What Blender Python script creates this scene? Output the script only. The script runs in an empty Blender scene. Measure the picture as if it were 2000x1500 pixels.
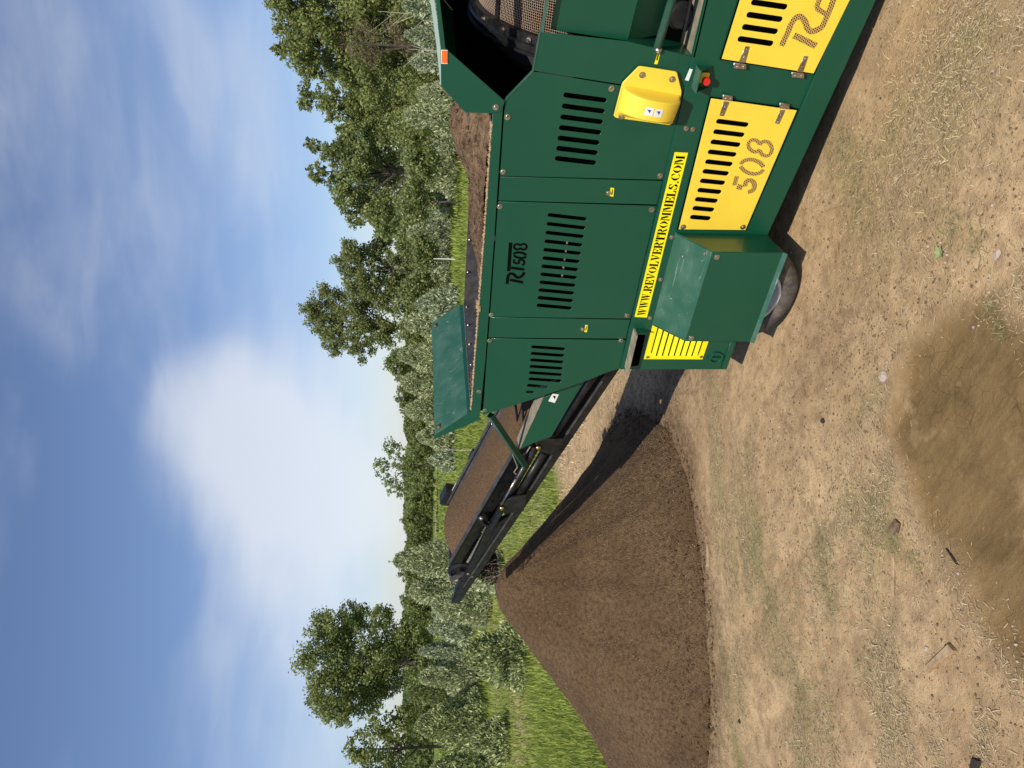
import bpy, bmesh, math, random
import numpy as np
from mathutils import Vector, Matrix
R = math.radians
random.seed(7); rng = np.random.default_rng(7)
SC = bpy.context.scene; COL = SC.collection

# ------------------------------------------------------------------ camera
# a phone held on its side: the photograph's left edge is the sky, its right edge the ground
FP, HZ, VPX, CH = 1500.0, 822.0, -930.0, 2.3
PITCH = math.atan((1000-HZ)/FP)
AZ = abs(math.atan((VPX-750)/math.hypot(FP, 1000-HZ)))
HA = math.pi-AZ
hd = np.array([math.cos(HA), math.sin(HA), 0.0])
rt = np.array([hd[1], -hd[0], 0.0])
fw = hd*math.cos(PITCH)+np.array([0, 0, -math.sin(PITCH)])
up = hd*math.sin(PITCH)+np.array([0, 0, math.cos(PITCH)])
cam = bpy.data.cameras.new("camera"); co = bpy.data.objects.new("camera", cam); COL.objects.link(co)
m = Matrix.Identity(4)
for i in range(3):
    m[i][0] = -up[i]; m[i][1] = rt[i]; m[i][2] = -fw[i]
m[2][3] = CH
co.matrix_world = m
cam.sensor_width = 36; cam.lens = 36*FP/2000; cam.clip_start = 0.05; cam.clip_end = 3000
SC.camera = co

# ------------------------------------------------------------------ light
LT = np.array([-0.40, 0.78, -1.0]); LT /= np.linalg.norm(LT)      # the way sunlight travels
ELEV = math.asin(-LT[2]); SROT = math.atan2(-LT[0], -LT[1])
sl = bpy.data.lights.new("sun", 'SUN'); so = bpy.data.objects.new("sun", sl); COL.objects.link(so)
sl.energy = 4.4; sl.angle = R(0.5); sl.color = (1.0, 0.93, 0.82)
so.rotation_euler = Vector(LT).to_track_quat('-Z', 'Y').to_euler()
w = bpy.data.worlds.new("World"); SC.world = w; w.use_nodes = True
nt = w.node_tree; nt.nodes.clear()
def N(nt, t, **k):
    n = nt.nodes.new(t)
    for a, b in k.items():
        if a.startswith('i_'):
            n.inputs[a[2:].replace('_', ' ')].default_value = b
        else: setattr(n, a, b)
    return n
def Lk(nt, a, b): nt.links.new(a, b)
sky = N(nt, 'ShaderNodeTexSky', sky_type='NISHITA', sun_disc=False, sun_elevation=ELEV, sun_rotation=SROT,
        air_density=1.0, dust_density=0.6, ozone_density=3.0)
tc = N(nt, 'ShaderNodeTexCoord')
def px_dir(x, y):
    d = FP*fw+((1500-y)-750)*rt+(1000-x)*up
    return d/np.linalg.norm(d)
def vmath(nt, op, a, b=None):
    n = N(nt, 'ShaderNodeMath', operation=op)
    for i, q in enumerate((a, b)):
        if q is None: continue
        if isinstance(q, (int, float)): n.inputs[i].default_value = q
        else: Lk(nt, q, n.inputs[i])
    return n.outputs[0]
def cloud_noise(rot, scale, sc, det, lo, hi):
    mp = N(nt, 'ShaderNodeMapping'); mp.inputs['Rotation'].default_value = rot; mp.inputs['Scale'].default_value = sc
    Lk(nt, tc.outputs['Generated'], mp.inputs['Vector'])
    n = N(nt, 'ShaderNodeTexNoise'); n.inputs['Scale'].default_value = scale; n.inputs['Detail'].default_value = det
    n.inputs['Roughness'].default_value = 0.5; n.inputs['Distortion'].default_value = 0.35
    Lk(nt, mp.outputs[0], n.inputs['Vector'])
    r = N(nt, 'ShaderNodeMapRange', interpolation_type='SMOOTHSTEP'); r.inputs['From Min'].default_value = lo; r.inputs['From Max'].default_value = hi
    Lk(nt, n.outputs[0], r.inputs['Value'])
    return r.outputs[0]
def cloud_bank(x, y, size, amount):      # a bank of cloud over one part of the sky
    d = px_dir(x, y)
    dp = N(nt, 'ShaderNodeVectorMath', operation='DOT_PRODUCT'); dp.inputs[1].default_value = d
    nn = N(nt, 'ShaderNodeVectorMath', operation='NORMALIZE'); Lk(nt, tc.outputs['Generated'], nn.inputs[0]); Lk(nt, nn.outputs[0], dp.inputs[0])
    r = N(nt, 'ShaderNodeMapRange', interpolation_type='SMOOTHSTEP')
    r.inputs['From Min'].default_value = math.cos(R(size)); r.inputs['From Max'].default_value = 1.0
    r.inputs['To Max'].default_value = amount
    Lk(nt, dp.outputs['Value'], r.inputs['Value']); return r.outputs[0]
thin = cloud_noise((0.2, 0.1, HA), 2.2, (1.0, 1.0, 4.5), 5, 0.40, 0.75)
soft = cloud_noise((0.1, 0.3, HA+.6), 1.3, (1.0, 1.4, 3.0), 3, 0.35, 0.72)
banks = 0
for (x, y, s, a) in [(430, 800, 6, .42), (480, 850, 9, .42), (560, 980, 9, .40), (640, 800, 13, .32), (690, 900, 14, .28), (300, 560, 9, .10), (390, 300, 13, .14), (110, 960, 5, .12), (640, 450, 12, .12),
                     (560, 1380, 11, .22), (640, 1120, 10, .25), (500, 500, 9, .10), (230, 120, 12, .3)]:
    b = cloud_bank(x, y, s, a); banks = b if banks == 0 else vmath(nt, 'ADD', banks, b)
fine = cloud_noise((0.15, 0.05, HA-.2), 5.0, (1.0, 1.0, 5.0), 7, 0.35, 0.70)
puff = cloud_noise((0.4, 0.2, HA), 3.2, (1.0, 1.0, 2.2), 6, 0.30, 0.72)
x_ = vmath(nt, 'ADD', banks, vmath(nt, 'MULTIPLY', vmath(nt, 'SUBTRACT', soft, 0.5), 0.34))
x_ = vmath(nt, 'ADD', x_, vmath(nt, 'MULTIPLY', vmath(nt, 'SUBTRACT', puff, 0.5), 0.46))
x_ = vmath(nt, 'ADD', x_, vmath(nt, 'MULTIPLY', vmath(nt, 'SUBTRACT', fine, 0.5), 0.16))
ss = N(nt, 'ShaderNodeMapRange', interpolation_type='SMOOTHSTEP'); ss.inputs['From Min'].default_value = -0.12; ss.inputs['From Max'].default_value = 1.30; Lk(nt, x_, ss.inputs['Value'])
mask = ss.outputs[0]
mk = N(nt, 'ShaderNodeMath', operation='MULTIPLY'); Lk(nt, mask, mk.inputs[0]); mk.inputs[1].default_value = 0.68
mix = N(nt, 'ShaderNodeMixRGB'); mix.inputs[2].default_value = (9.9, 10.2, 10.7, 1)
Lk(nt, mk.outputs[0], mix.inputs[0]); Lk(nt, sky.outputs[0], mix.inputs[1])
tn = N(nt, 'ShaderNodeMixRGB', blend_type='MULTIPLY'); tn.inputs[0].default_value = 1; tn.inputs[2].default_value = (1.28, 1.24, 1.36, 1); Lk(nt, sky.outputs[0], tn.inputs[1]); Lk(nt, tn.outputs[0], mix.inputs[1])
bg = N(nt, 'ShaderNodeBackground'); bg.inputs['Strength'].default_value = 0.085
wo = N(nt, 'ShaderNodeOutputWorld'); Lk(nt, mix.outputs[0], bg.inputs[0]); Lk(nt, bg.outputs[0], wo.inputs[0])
SC.view_settings.view_transform = 'Standard'; SC.view_settings.look = 'None'
SC.view_settings.gamma = 1; SC.view_settings.exposure = 0.05
SC.view_settings.use_curve_mapping = False

# ------------------------------------------------------------------ measuring helpers
def ray(x, y):                               # x, y in photograph pixels
    return FP*fw+((1500-y)-750)*rt+(1000-x)*up
def S(x, y, Y):                              # where the sight line meets the upright plane at depth Y -> (X, Z)
    d = ray(x, y); t = Y/d[1]; return (d[0]*t, CH+d[2]*t)
def G(x, y, z=0.0):                          # where it meets the ground
    d = ray(x, y); t = (z-CH)/d[2]; return (d[0]*t, d[1]*t)
def at_dist(u, dist):                        # ground point under upright column u at this distance
    d = FP*fw+(u-750)*rt+178*up; d = d/math.hypot(d[0], d[1]); return d[0]*dist, d[1]*dist
def Zof(u, v, dist):
    d = FP*fw+(u-750)*rt+(1000-v)*up; return CH+d[2]/math.hypot(d[0], d[1])*dist

# ------------------------------------------------------------------ value noise in numpy
def vnoise(x, y, seed=0):
    xi = np.floor(x).astype(np.int64); yi = np.floor(y).astype(np.int64); xf = x-xi; yf = y-yi
    def h(a, b):
        n = (a*374761393+b*668265263+seed*1442695041) & 0x7fffffff
        n = ((n ^ (n >> 13))*1274126177) & 0x7fffffff
        return ((n ^ (n >> 16)) & 0xffff)/65535.0
    sx = xf*xf*(3-2*xf); sy = yf*yf*(3-2*yf)
    return (h(xi, yi)*(1-sx)+h(xi+1, yi)*sx)*(1-sy)+(h(xi, yi+1)*(1-sx)+h(xi+1, yi+1)*sx)*sy
def fbm(x, y, o=4, seed=0):
    s = 0; a = .5; f = 1
    for k in range(o): s = s+a*vnoise(x*f, y*f, seed+k); a *= .5; f *= 2.03
    return s
def sstep(a, b, x):
    t = np.clip((x-a)/(b-a), 0, 1); return t*t*(3-2*t)
def in_poly(px, py, poly):
    ins = np.zeros(px.shape, bool); n = len(poly)
    for i in range(n):
        x1, y1 = poly[i]; x2, y2 = poly[(i+1) % n]
        c = ((y1 > py) != (y2 > py)) & (px < (x2-x1)*(py-y1)/(y2-y1+1e-12)+x1); ins ^= c
    return ins
def poly_dist(px, py, poly):                  # signed distance, positive inside
    d = np.full(px.shape, 1e9); n = len(poly)
    for i in range(n):
        a = np.array(poly[i]); b = np.array(poly[(i+1) % n]); ab = b-a
        t = np.clip(((px-a[0])*ab[0]+(py-a[1])*ab[1])/(ab@ab+1e-12), 0, 1)
        d = np.minimum(d, np.hypot(px-a[0]-t*ab[0], py-a[1]-t*ab[1]))
    return np.where(in_poly(px, py, poly), d, -d)

# ------------------------------------------------------------------ materials
def mat(name, base, rough=.6, metal=0, spec=.5, var=0, vscale=6, col2=None, bump=0, bscale=40, coat=0, detail=5, lo=.4, hi=.65):
    m = bpy.data.materials.new(name); m.use_nodes = True; t = m.node_tree; p = t.nodes['Principled BSDF']
    p.inputs['Base Color'].default_value = (*base, 1); p.inputs['Roughness'].default_value = rough
    p.inputs['Metallic'].default_value = metal; p.inputs['Specular IOR Level'].default_value = spec
    p.inputs['Coat Weight'].default_value = coat; p.inputs['Coat Roughness'].default_value = .08
    tcn = N(t, 'ShaderNodeTexCoord')
    if col2 is not None:
        n = N(t, 'ShaderNodeTexNoise'); n.inputs['Scale'].default_value = vscale; n.inputs['Detail'].default_value = detail; n.inputs['Roughness'].default_value = .6
        Lk(t, tcn.outputs['Object'], n.inputs['Vector'])
        r = N(t, 'ShaderNodeMapRange', interpolation_type='SMOOTHSTEP'); r.inputs['From Min'].default_value = lo; r.inputs['From Max'].default_value = hi
        r.inputs['To Max'].default_value = var if var else 1
        Lk(t, n.outputs[0], r.inputs['Value'])
        x = N(t, 'ShaderNodeMixRGB'); x.inputs[1].default_value = (*base, 1); x.inputs[2].default_value = (*col2, 1)
        Lk(t, r.outputs[0], x.inputs[0]); Lk(t, x.outputs[0], p.inputs['Base Color'])
    if bump:
        n = N(t, 'ShaderNodeTexNoise'); n.inputs['Scale'].default_value = bscale; n.inputs['Detail'].default_value = 6
        Lk(t, tcn.outputs['Object'], n.inputs['Vector'])
        b = N(t, 'ShaderNodeBump'); b.inputs['Strength'].default_value = bump; b.inputs['Distance'].default_value = .02
        Lk(t, n.outputs[0], b.inputs['Height']); Lk(t, b.outputs[0], p.inputs['Normal'])
    return m
GREEN = (.0020, .064, .033)
M = {}
M['green'] = mat('green_paint', GREEN, .38, spec=.45, coat=.18, col2=(.008, .078, .042), var=.5, vscale=2.2, bump=.06, bscale=3.5, lo=.3, hi=.8)
M['green_dusty'] = mat('green_paint_dusty', (.020, .092, .056), .5, coat=.08, col2=(.075, .15, .11), var=.8, vscale=7, lo=.35, hi=.8, detail=8)
def scuffs(m):                               # dried splashes and scratches in the paint
    t = m.node_tree; p = t.nodes['Principled BSDF']; src = p.inputs['Base Color'].links[0].from_socket; tcn = N(t, 'ShaderNodeTexCoord')
    f = None
    for sc, stretch, lo, hi, am in ((26, (1, 1, 1), .70, .76, .8), (7, (1, 14, 3), .66, .74, .45)):
        mp = N(t, 'ShaderNodeMapping'); mp.inputs['Scale'].default_value = stretch; mp.inputs['Rotation'].default_value = (.5, .3, .8); Lk(t, tcn.outputs['Object'], mp.inputs['Vector'])
        n = N(t, 'ShaderNodeTexNoise'); n.inputs['Scale'].default_value = sc; n.inputs['Detail'].default_value = 3; n.inputs['Distortion'].default_value = .8; Lk(t, mp.outputs[0], n.inputs['Vector'])
        r = N(t, 'ShaderNodeMapRange'); r.inputs['From Min'].default_value = lo; r.inputs['From Max'].default_value = hi; r.inputs['To Max'].default_value = am; Lk(t, n.outputs[0], r.inputs['Value'])
        f = r.outputs[0] if f is None else vmath(t, 'MAXIMUM', f, r.outputs[0])
    x = N(t, 'ShaderNodeMixRGB'); x.inputs[2].default_value = (.34, .42, .36, 1); Lk(t, f, x.inputs[0]); Lk(t, src, x.inputs[1]); Lk(t, x.outputs[0], p.inputs['Base Color'])
scuffs(M['green_dusty'])
M['dust'] = mat('dusty_steel', (.16, .17, .12), .8, col2=(.32, .26, .18), vscale=14, lo=.35, hi=.65)
M['yellow'] = mat('yellow_paint', (.87, .635, .055), .42, coat=.15, col2=(.82, .56, .045), var=.45, vscale=3, bump=.02, bscale=6)
M['sticker'] = mat('sticker_yellow', (.90, .78, .006), .45)
M['black'] = mat('black_steel', (.006, .006, .007), .42, spec=.35, coat=.08, col2=(.022, .020, .018), var=.7, vscale=18)
M['dark'] = mat('dark_inside', (.0016, .0018, .0014), .95, spec=0)  # near-black paints in the shade of hollow places
M['shell'] = mat('inlet_steel', (.05, .048, .05), .9, spec=.15)
M['ink'] = mat('black_ink', (.003, .0025, .002), .8, spec=.05)
M['rubber'] = mat('rubber', (.035, .035, .038), .6, col2=(.075, .068, .06), var=.9, vscale=12, bump=.1, bscale=60)
M['tyre'] = mat('tyre_rubber', (.05, .045, .04), .8, col2=(.16, .13, .095), var=.8, vscale=9, bump=.2, bscale=60)
M['rim'] = mat('white_rim', (.62, .60, .56), .5, col2=(.42, .38, .3), var=.6, vscale=10)
M['steel'] = mat('zinc_steel', (.66, .62, .56), .30, metal=1, col2=(.36, .27, .19), var=.8, vscale=40)
M['brass'] = mat('brass_fitting', (.6, .42, .15), .3, metal=1)
M['mesh'] = mat('rusty_wire', (.40, .30, .22), .55, metal=.3, col2=(.46, .24, .10), var=.8, vscale=5, lo=.50, hi=.68)
M['white'] = mat('white_label', (.75, .75, .72), .5)
M['red'] = mat('red_button', (.62, .02, .015), .35)
M['orange'] = mat('orange_reflector', (.95, .16, .012), .3, coat=.5)
M['bark'] = mat('tree_bark', (.055, .043, .03), .9, col2=(.11, .09, .065), vscale=3)
M['birch'] = mat('pale_dead_wood', (.42, .37, .30), .8)
M['wood'] = mat('split_wood', (.42, .30, .17), .8, col2=(.30, .19, .10), vscale=30, bump=.3)
M['bark_dark'] = mat('black_bark', (.03, .022, .016), .9, bump=.5, bscale=60)
M['blue'] = mat('blue_ink', (.03, .08, .25), .5)
M['weed_leaf'] = mat('weed_leaf', (.26, .33, .13), .7)
M['stone'] = mat('pale_stone', (.46, .37, .30), .8, col2=(.33, .27, .22), vscale=15, bump=.2)
M['root'] = mat('root_strands', (.16, .12, .085), .9, col2=(.4, .34, .28), vscale=9)
M['pale'] = mat('dusty_sky_sheen', (.30, .38, .32), .5)  # pale tone mixes dust with the sky's sheen
M['grey_pan'] = mat('grey_pan', (.12, .135, .12), .6, col2=(.2, .19, .15), vscale=5)

def perforated():
    m = bpy.data.materials.new('perforated_sheet'); m.use_nodes = True; t = m.node_tree; p = t.nodes['Principled BSDF']
    tcn = N(t, 'ShaderNodeTexCoord'); mp = N(t, 'ShaderNodeMapping'); mp.inputs['Rotation'].default_value = (R(90), 0, 0)
    Lk(t, tcn.outputs['Object'], mp.inputs['Vector'])
    br = N(t, 'ShaderNodeTexBrick'); br.offset = .5; br.inputs['Scale'].default_value = 1
    br.inputs['Brick Width'].default_value = .0125; br.inputs['Row Height'].default_value = .0105; br.inputs['Mortar Size'].default_value = .0021
    br.inputs['Mortar Smooth'].default_value = .2
    br.inputs['Color1'].default_value = (.012, .008, .006, 1); br.inputs['Color2'].default_value = (.02, .012, .008, 1); br.inputs['Mortar'].default_value = (.62, .38, .10, 1)
    Lk(t, mp.outputs[0], br.inputs['Vector']); Lk(t, br.outputs['Color'], p.inputs['Base Color']); p.inputs['Roughness'].default_value = .5
    return m
M['perf'] = perforated()

def soil_mat(name, c1, c2, c3, sc=30, bump=.6):
    m = bpy.data.materials.new(name); m.use_nodes = True; t = m.node_tree; p = t.nodes['Principled BSDF']
    tcn = N(t, 'ShaderNodeTexCoord')
    n1 = N(t, 'ShaderNodeTexNoise'); n1.inputs['Scale'].default_value = 1.6; n1.inputs['Detail'].default_value = 5
    n2 = N(t, 'ShaderNodeTexNoise'); n2.inputs['Scale'].default_value = sc; n2.inputs['Detail'].default_value = 5; n2.inputs['Roughness'].default_value = .7
    n3 = N(t, 'ShaderNodeTexVoronoi'); n3.inputs['Scale'].default_value = sc*3.2
    for n in (n1, n2, n3): Lk(t, tcn.outputs['Object'], n.inputs['Vector'])
    r1 = N(t, 'ShaderNodeMapRange'); r1.inputs['From Min'].default_value = .35; r1.inputs['From Max'].default_value = .65; Lk(t, n1.outputs[0], r1.inputs['Value'])
    r2 = N(t, 'ShaderNodeMapRange'); r2.inputs['From Min'].default_value = .42; r2.inputs['From Max'].default_value = .68; Lk(t, n2.outputs[0], r2.inputs['Value'])
    a = N(t, 'ShaderNodeMixRGB'); a.inputs[1].default_value = (*c1, 1); a.inputs[2].default_value = (*c2, 1); Lk(t, r1.outputs[0], a.inputs[0])
    b = N(t, 'ShaderNodeMixRGB'); b.inputs[2].default_value = (*c3, 1); Lk(t, r2.outputs[0], b.inputs[0]); Lk(t, a.outputs[0], b.inputs[1])
    Lk(t, b.outputs[0], p.inputs['Base Color']); p.inputs['Roughness'].default_value = .95; p.inputs['Specular IOR Level'].default_value = .15
    ad = vmath(t, 'ADD', n2.outputs[0], vmath(t, 'MULTIPLY', n3.outputs['Distance'], .5))
    bp = N(t, 'ShaderNodeBump'); bp.inputs['Strength'].default_value = bump; bp.inputs['Distance'].default_value = .03
    Lk(t, ad, bp.inputs['Height']); Lk(t, bp.outputs[0], p.inputs['Normal'])
    return m
M['compost'] = soil_mat('compost', (.118, .073, .037), (.165, .108, .058), (.064, .038, .020), 26, .9)
M['hopper_soil'] = soil_mat('raw_soil', (.14, .085, .047), (.21, .14, .08), (.05, .03, .018), 12, 1.0)
M['belt_soil'] = soil_mat('belt_soil', (.17, .105, .056), (.20, .125, .068), (.10, .062, .033), 45, .8)
M['crumb'] = soil_mat('crumbs', (.16, .11, .062), (.28, .20, .125), (.09, .058, .034), 40, .2)

def tint_mat(name, c0, c1, rough=.7, trans=.0, spec=.3, attr='tint'):
    m = bpy.data.materials.new(name); m.use_nodes = True; t = m.node_tree; p = t.nodes['Principled BSDF']
    a = N(t, 'ShaderNodeAttribute', attribute_name=attr)
    x = N(t, 'ShaderNodeMixRGB'); x.inputs[1].default_value = (*c0, 1); x.inputs[2].default_value = (*c1, 1)
    Lk(t, a.outputs['Fac'], x.inputs[0]); Lk(t, x.outputs[0], p.inputs['Base Color'])
    p.inputs['Roughness'].default_value = rough; p.inputs['Specular IOR Level'].default_value = spec
    if trans:
        tr = N(t, 'ShaderNodeBsdfTranslucent'); Lk(t, x.outputs[0], tr.inputs[0]); ms = N(t, 'ShaderNodeMixShader'); ms.inputs[0].default_value = trans
        o = t.nodes['Material Output']; Lk(t, p.outputs[0], ms.inputs[1]); Lk(t, tr.outputs[0], ms.inputs[2]); Lk(t, ms.outputs[0], o.inputs[0])
    return m
M['leaf_mid'] = tint_mat('leaf_mid', (0.115, 0.156, 0.043), (0.405, 0.438, 0.150), .55, .4)
M['leaf_dark'] = tint_mat('leaf_dark', (0.084, 0.125, 0.036), (0.405, 0.450, 0.168), .5, .38)
M['leaf_olive'] = tint_mat('leaf_olive', (0.114, 0.144, 0.044), (0.348, 0.384, 0.149), .6, .4)
M['leaf_silver'] = tint_mat('leaf_silver', (0.144, 0.190, 0.066), (0.792, 0.816, 0.506), .6, .35)
M['needle_blue'] = tint_mat('needle_blue', (0.106, 0.150, 0.066), (0.775, 0.828, 0.550), .6, .3)
M['needle_dark'] = tint_mat('needle_dark', (0.056, 0.089, 0.029), (0.672, 0.729, 0.336), .6, .25)
M['needle_far'] = tint_mat('leaf_far', (0.119, 0.162, 0.050), (0.288, 0.324, 0.110), .6, .35)
M['twig_brown'] = tint_mat('twig_brown', (.10, .07, .045), (.21, .155, .10), .8)
M['grass'] = tint_mat('grass_blades', (0.100, 0.150, 0.019), (0.400, 0.460, 0.095), .6, .35)
M['straw'] = tint_mat('dry_straw', (.27, .20, .11), (.70, .57, .35), .8, .1)
M['weed'] = tint_mat('green_weed', (.12, .14, .045), (.38, .36, .17), .7, .2)

# ------------------------------------------------------------------ object helpers
def tag(o, label=None, cat=None, group=None, kind=None):
    if label: o['label'] = label
    if cat: o['category'] = cat
    if group: o['group'] = group
    if kind: o['kind'] = kind
    return o
def empty(name, loc, label, cat, group=None):
    o = bpy.data.objects.new(name, None); o.location = loc; o.empty_display_size = .2; COL.objects.link(o); return tag(o, label, cat, group)
def worg(o):
    v = Vector((0, 0, 0))
    while o is not None: v += o.location; o = o.parent
    return v
def link(name, me, material, parent=None, origin=None, smooth=False):
    """vertices come in world coordinates; they are moved so that the origin is the parent's or the given one"""
    o = bpy.data.objects.new(name, me)
    org = worg(parent) if parent is not None else Vector(origin or (0, 0, 0))
    if org.length > 0: me.transform(Matrix.Translation(-org))
    if parent is not None: o.parent = parent
    else: o.location = org
    if material is not None: me.materials.append(material)
    if smooth: me.polygons.foreach_set('use_smooth', [True]*len(me.polygons))
    me.update(); COL.objects.link(o); return o
def npmesh(name, V, F):
    V = np.asarray(V, np.float32).reshape(-1, 3); F = np.asarray(F, np.int32); k = F.shape[1]
    me = bpy.data.meshes.new(name); me.vertices.add(len(V)); me.vertices.foreach_set('co', V.ravel())
    me.loops.add(F.size); me.loops.foreach_set('vertex_index', F.ravel())
    me.polygons.add(len(F)); me.polygons.foreach_set('loop_start', np.arange(0, F.size, k, dtype=np.int32))
    me.polygons.foreach_set('loop_total', np.full(len(F), k, np.int32)); me.update(calc_edges=True); return me
def set_attr(me, name, vals):
    a = me.attributes.new(name, 'FLOAT', 'POINT'); a.data.foreach_set('value', np.asarray(vals, np.float32).ravel())
class B:
    """collects shapes into one mesh"""
    def __init__(s): s.bm = bmesh.new()
    def box(s, c, d, rot=None, bev=0):
        g = bmesh.ops.create_cube(s.bm, size=1); vs = g['verts']
        mt = Matrix.Translation(c) @ (rot.to_4x4() if rot else Matrix.Identity(4)) @ Matrix.Diagonal((*d, 1))
        bmesh.ops.transform(s.bm, matrix=mt, verts=vs)
        if bev:
            es = list({e for v in vs for e in v.link_edges}); bmesh.ops.bevel(s.bm, geom=es, offset=bev, segments=2, affect='EDGES')
        return s
    def cyl(s, a, b, r, r2=None, n=16, cap=True):
        a = Vector(a); b = Vector(b); d = b-a; q = d.to_track_quat('Z', 'Y')
        bmesh.ops.create_cone(s.bm, cap_ends=cap, segments=n, radius1=r, radius2=r if r2 is None else r2, depth=d.length,
                              matrix=Matrix.Translation((a+b)/2) @ q.to_matrix().to_4x4()); return s
    def tube(s, pts, r, n=8):
        pts = [Vector(p) for p in pts]; rings = []
        for i, p in enumerate(pts):
            d = (pts[min(i+1, len(pts)-1)]-pts[max(i-1, 0)]).normalized(); q = d.to_track_quat('Z', 'Y')
            rr = r[i] if isinstance(r, (list, tuple)) else r
            rings.append([s.bm.verts.new(p+q @ Vector((math.cos(2*math.pi*k/n)*rr, math.sin(2*math.pi*k/n)*rr, 0))) for k in range(n)])
        for a, b in zip(rings, rings[1:]):
            for k in range(n): s.bm.faces.new((a[k], a[(k+1) % n], b[(k+1) % n], b[k]))
        s.bm.faces.new(rings[0][::-1]); s.bm.faces.new(rings[-1]); return s
    def lathe(s, c, prof, axis='Y', n=48):      # prof: (radius, offset along axis)
        rings = []
        for r, h in prof:
            rg = []
            for k in range(n):
                t = 2*math.pi*k/n; a, b = r*math.cos(t), r*math.sin(t)
                p = (a, h, b) if axis == 'Y' else (h, a, b) if axis == 'X' else (a, b, h)
                rg.append(s.bm.verts.new((c[0]+p[0], c[1]+p[1], c[2]+p[2])))
            rings.append(rg)
        for a, b in zip(rings, rings[1:]):
            for k in range(n): s.bm.faces.new((a[k], a[(k+1) % n], b[(k+1) % n], b[k]))
        return s
    def prism(s, pts, off):                     # closed ring of 3-D points pushed along off
        off = Vector(off); a = [s.bm.verts.new(p) for p in pts]; b = [s.bm.verts.new(Vector(p)+off) for p in pts]; n = len(pts)
        s.bm.faces.new(a); s.bm.faces.new(b[::-1])
        for i in range(n): s.bm.faces.new((a[i], b[i], b[(i+1) % n], a[(i+1) % n]))
        return s
    def sphere(s, c, r, sq=(1, 1, 1), u=10, v=7):
        bmesh.ops.create_uvsphere(s.bm, u_segments=u, v_segments=v, radius=r, matrix=Matrix.Translation(c) @ Matrix.Diagonal((*sq, 1))); return s
    def build(s, name, material, parent=None, origin=None, smooth=False, bev=0):
        bmesh.ops.recalc_face_normals(s.bm, faces=s.bm.faces); me = bpy.data.meshes.new(name); s.bm.to_mesh(me); s.bm.free()
        o = link(name, me, material, parent, origin, smooth)
        if bev:
            md = o.modifiers.new('bevel', 'BEVEL'); md.width = bev; md.segments = 2; md.limit_method = 'ANGLE'
        return o
def sheet(name, outers, Y, th, material, parent, holes=(), bev=.0015):
    """flat sheet in the plane Y: outlines and holes given as (X, Z) rings, thickness th going away from the viewer"""
    cu = bpy.data.curves.new(name, 'CURVE'); cu.dimensions = '2D'; cu.fill_mode = 'BOTH'; cu.extrude = max(th/2-bev, .0002)
    if bev: cu.bevel_depth = bev; cu.bevel_resolution = 1; cu.offset = -bev
    for ring in list(outers)+list(holes):
        sp = cu.splines.new('POLY'); sp.points.add(len(ring)-1); sp.use_cyclic_u = True
        for p, q in zip(sp.points, ring): p.co = (q[0], q[1], 0, 1)
    tmp = bpy.data.objects.new('tmp', cu); me = bpy.data.meshes.new_from_object(tmp)
    bpy.data.objects.remove(tmp); bpy.data.curves.remove(cu)
    me.transform(Matrix(((1, 0, 0, 0), (0, 0, -1, Y+th/2), (0, 1, 0, 0), (0, 0, 0, 1)))); me.materials.clear()
    me.name = name
    return link(name, me, material, parent)
def SP(pts, Y): return [S(x, y, Y) for x, y in pts]
def slot(x0, y0, x1, y1, wpx, Y, k=6):          # rounded slot from end to end, width in pixels across
    a = np.array(S(x0, y0, Y)); b = np.array(S(x1, y1, Y)); w = abs(S((x0+x1)/2, (y0+y1)/2-wpx/2, Y)[0]-S((x0+x1)/2, (y0+y1)/2+wpx/2, Y)[0])
    r = w/2; d = (b-a)/np.linalg.norm(b-a); n = np.array([-d[1], d[0]]); a = a+d*r; b = b-d*r; out = []
    for i in range(k+1):
        t = -math.pi/2+math.pi*i/k; out.append(tuple(b+r*(math.cos(t)*d+math.sin(t)*n)))
    for i in range(k+1):
        t = math.pi/2+math.pi*i/k; out.append(tuple(a+r*(math.cos(t)*d+math.sin(t)*n)))
    return out
def slots(first, last, n, w0, w1, Y):           # first/last: (x0, y0, x1, y1); evenly spread on the real plane
    o = []
    A = [S(first[0], first[1], Y), S(first[2], first[3], Y)]; Z = [S(last[0], last[1], Y), S(last[2], last[3], Y)]
    ra = slotw(first, w0, Y); rb = slotw(last, w1, Y)
    for i in range(n):
        t = i/(n-1)
        a = np.array(A[0])*(1-t)+np.array(Z[0])*t; b = np.array(A[1])*(1-t)+np.array(Z[1])*t; o.append(caps(a, b, ra*(1-t)+rb*t))
    return o
def slotw(s, wpx, Y):
    xm, ym = (s[0]+s[2])/2, (s[1]+s[3])/2; return abs(S(xm, ym-wpx/2, Y)[0]-S(xm, ym+wpx/2, Y)[0])/2
def caps(a, b, r, k=6):
    d = (b-a)/np.linalg.norm(b-a); n = np.array([-d[1], d[0]]); a = a+d*r; b = b-d*r
    return [tuple(b+r*(math.cos(t)*d+math.sin(t)*n)) for t in [-math.pi/2+math.pi*i/k for i in range(k+1)]] + \
           [tuple(a+r*(math.cos(t)*d+math.sin(t)*n)) for t in [math.pi/2+math.pi*i/k for i in range(k+1)]]
def smooth_line(p, it=2):
    for _ in range(it):
        q = [p[0]]
        for a, b in zip(p, p[1:]): q += [tuple(np.array(a)*.75+np.array(b)*.25), tuple(np.array(a)*.25+np.array(b)*.75)]
        p = q+[p[-1]]
    return p
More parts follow.
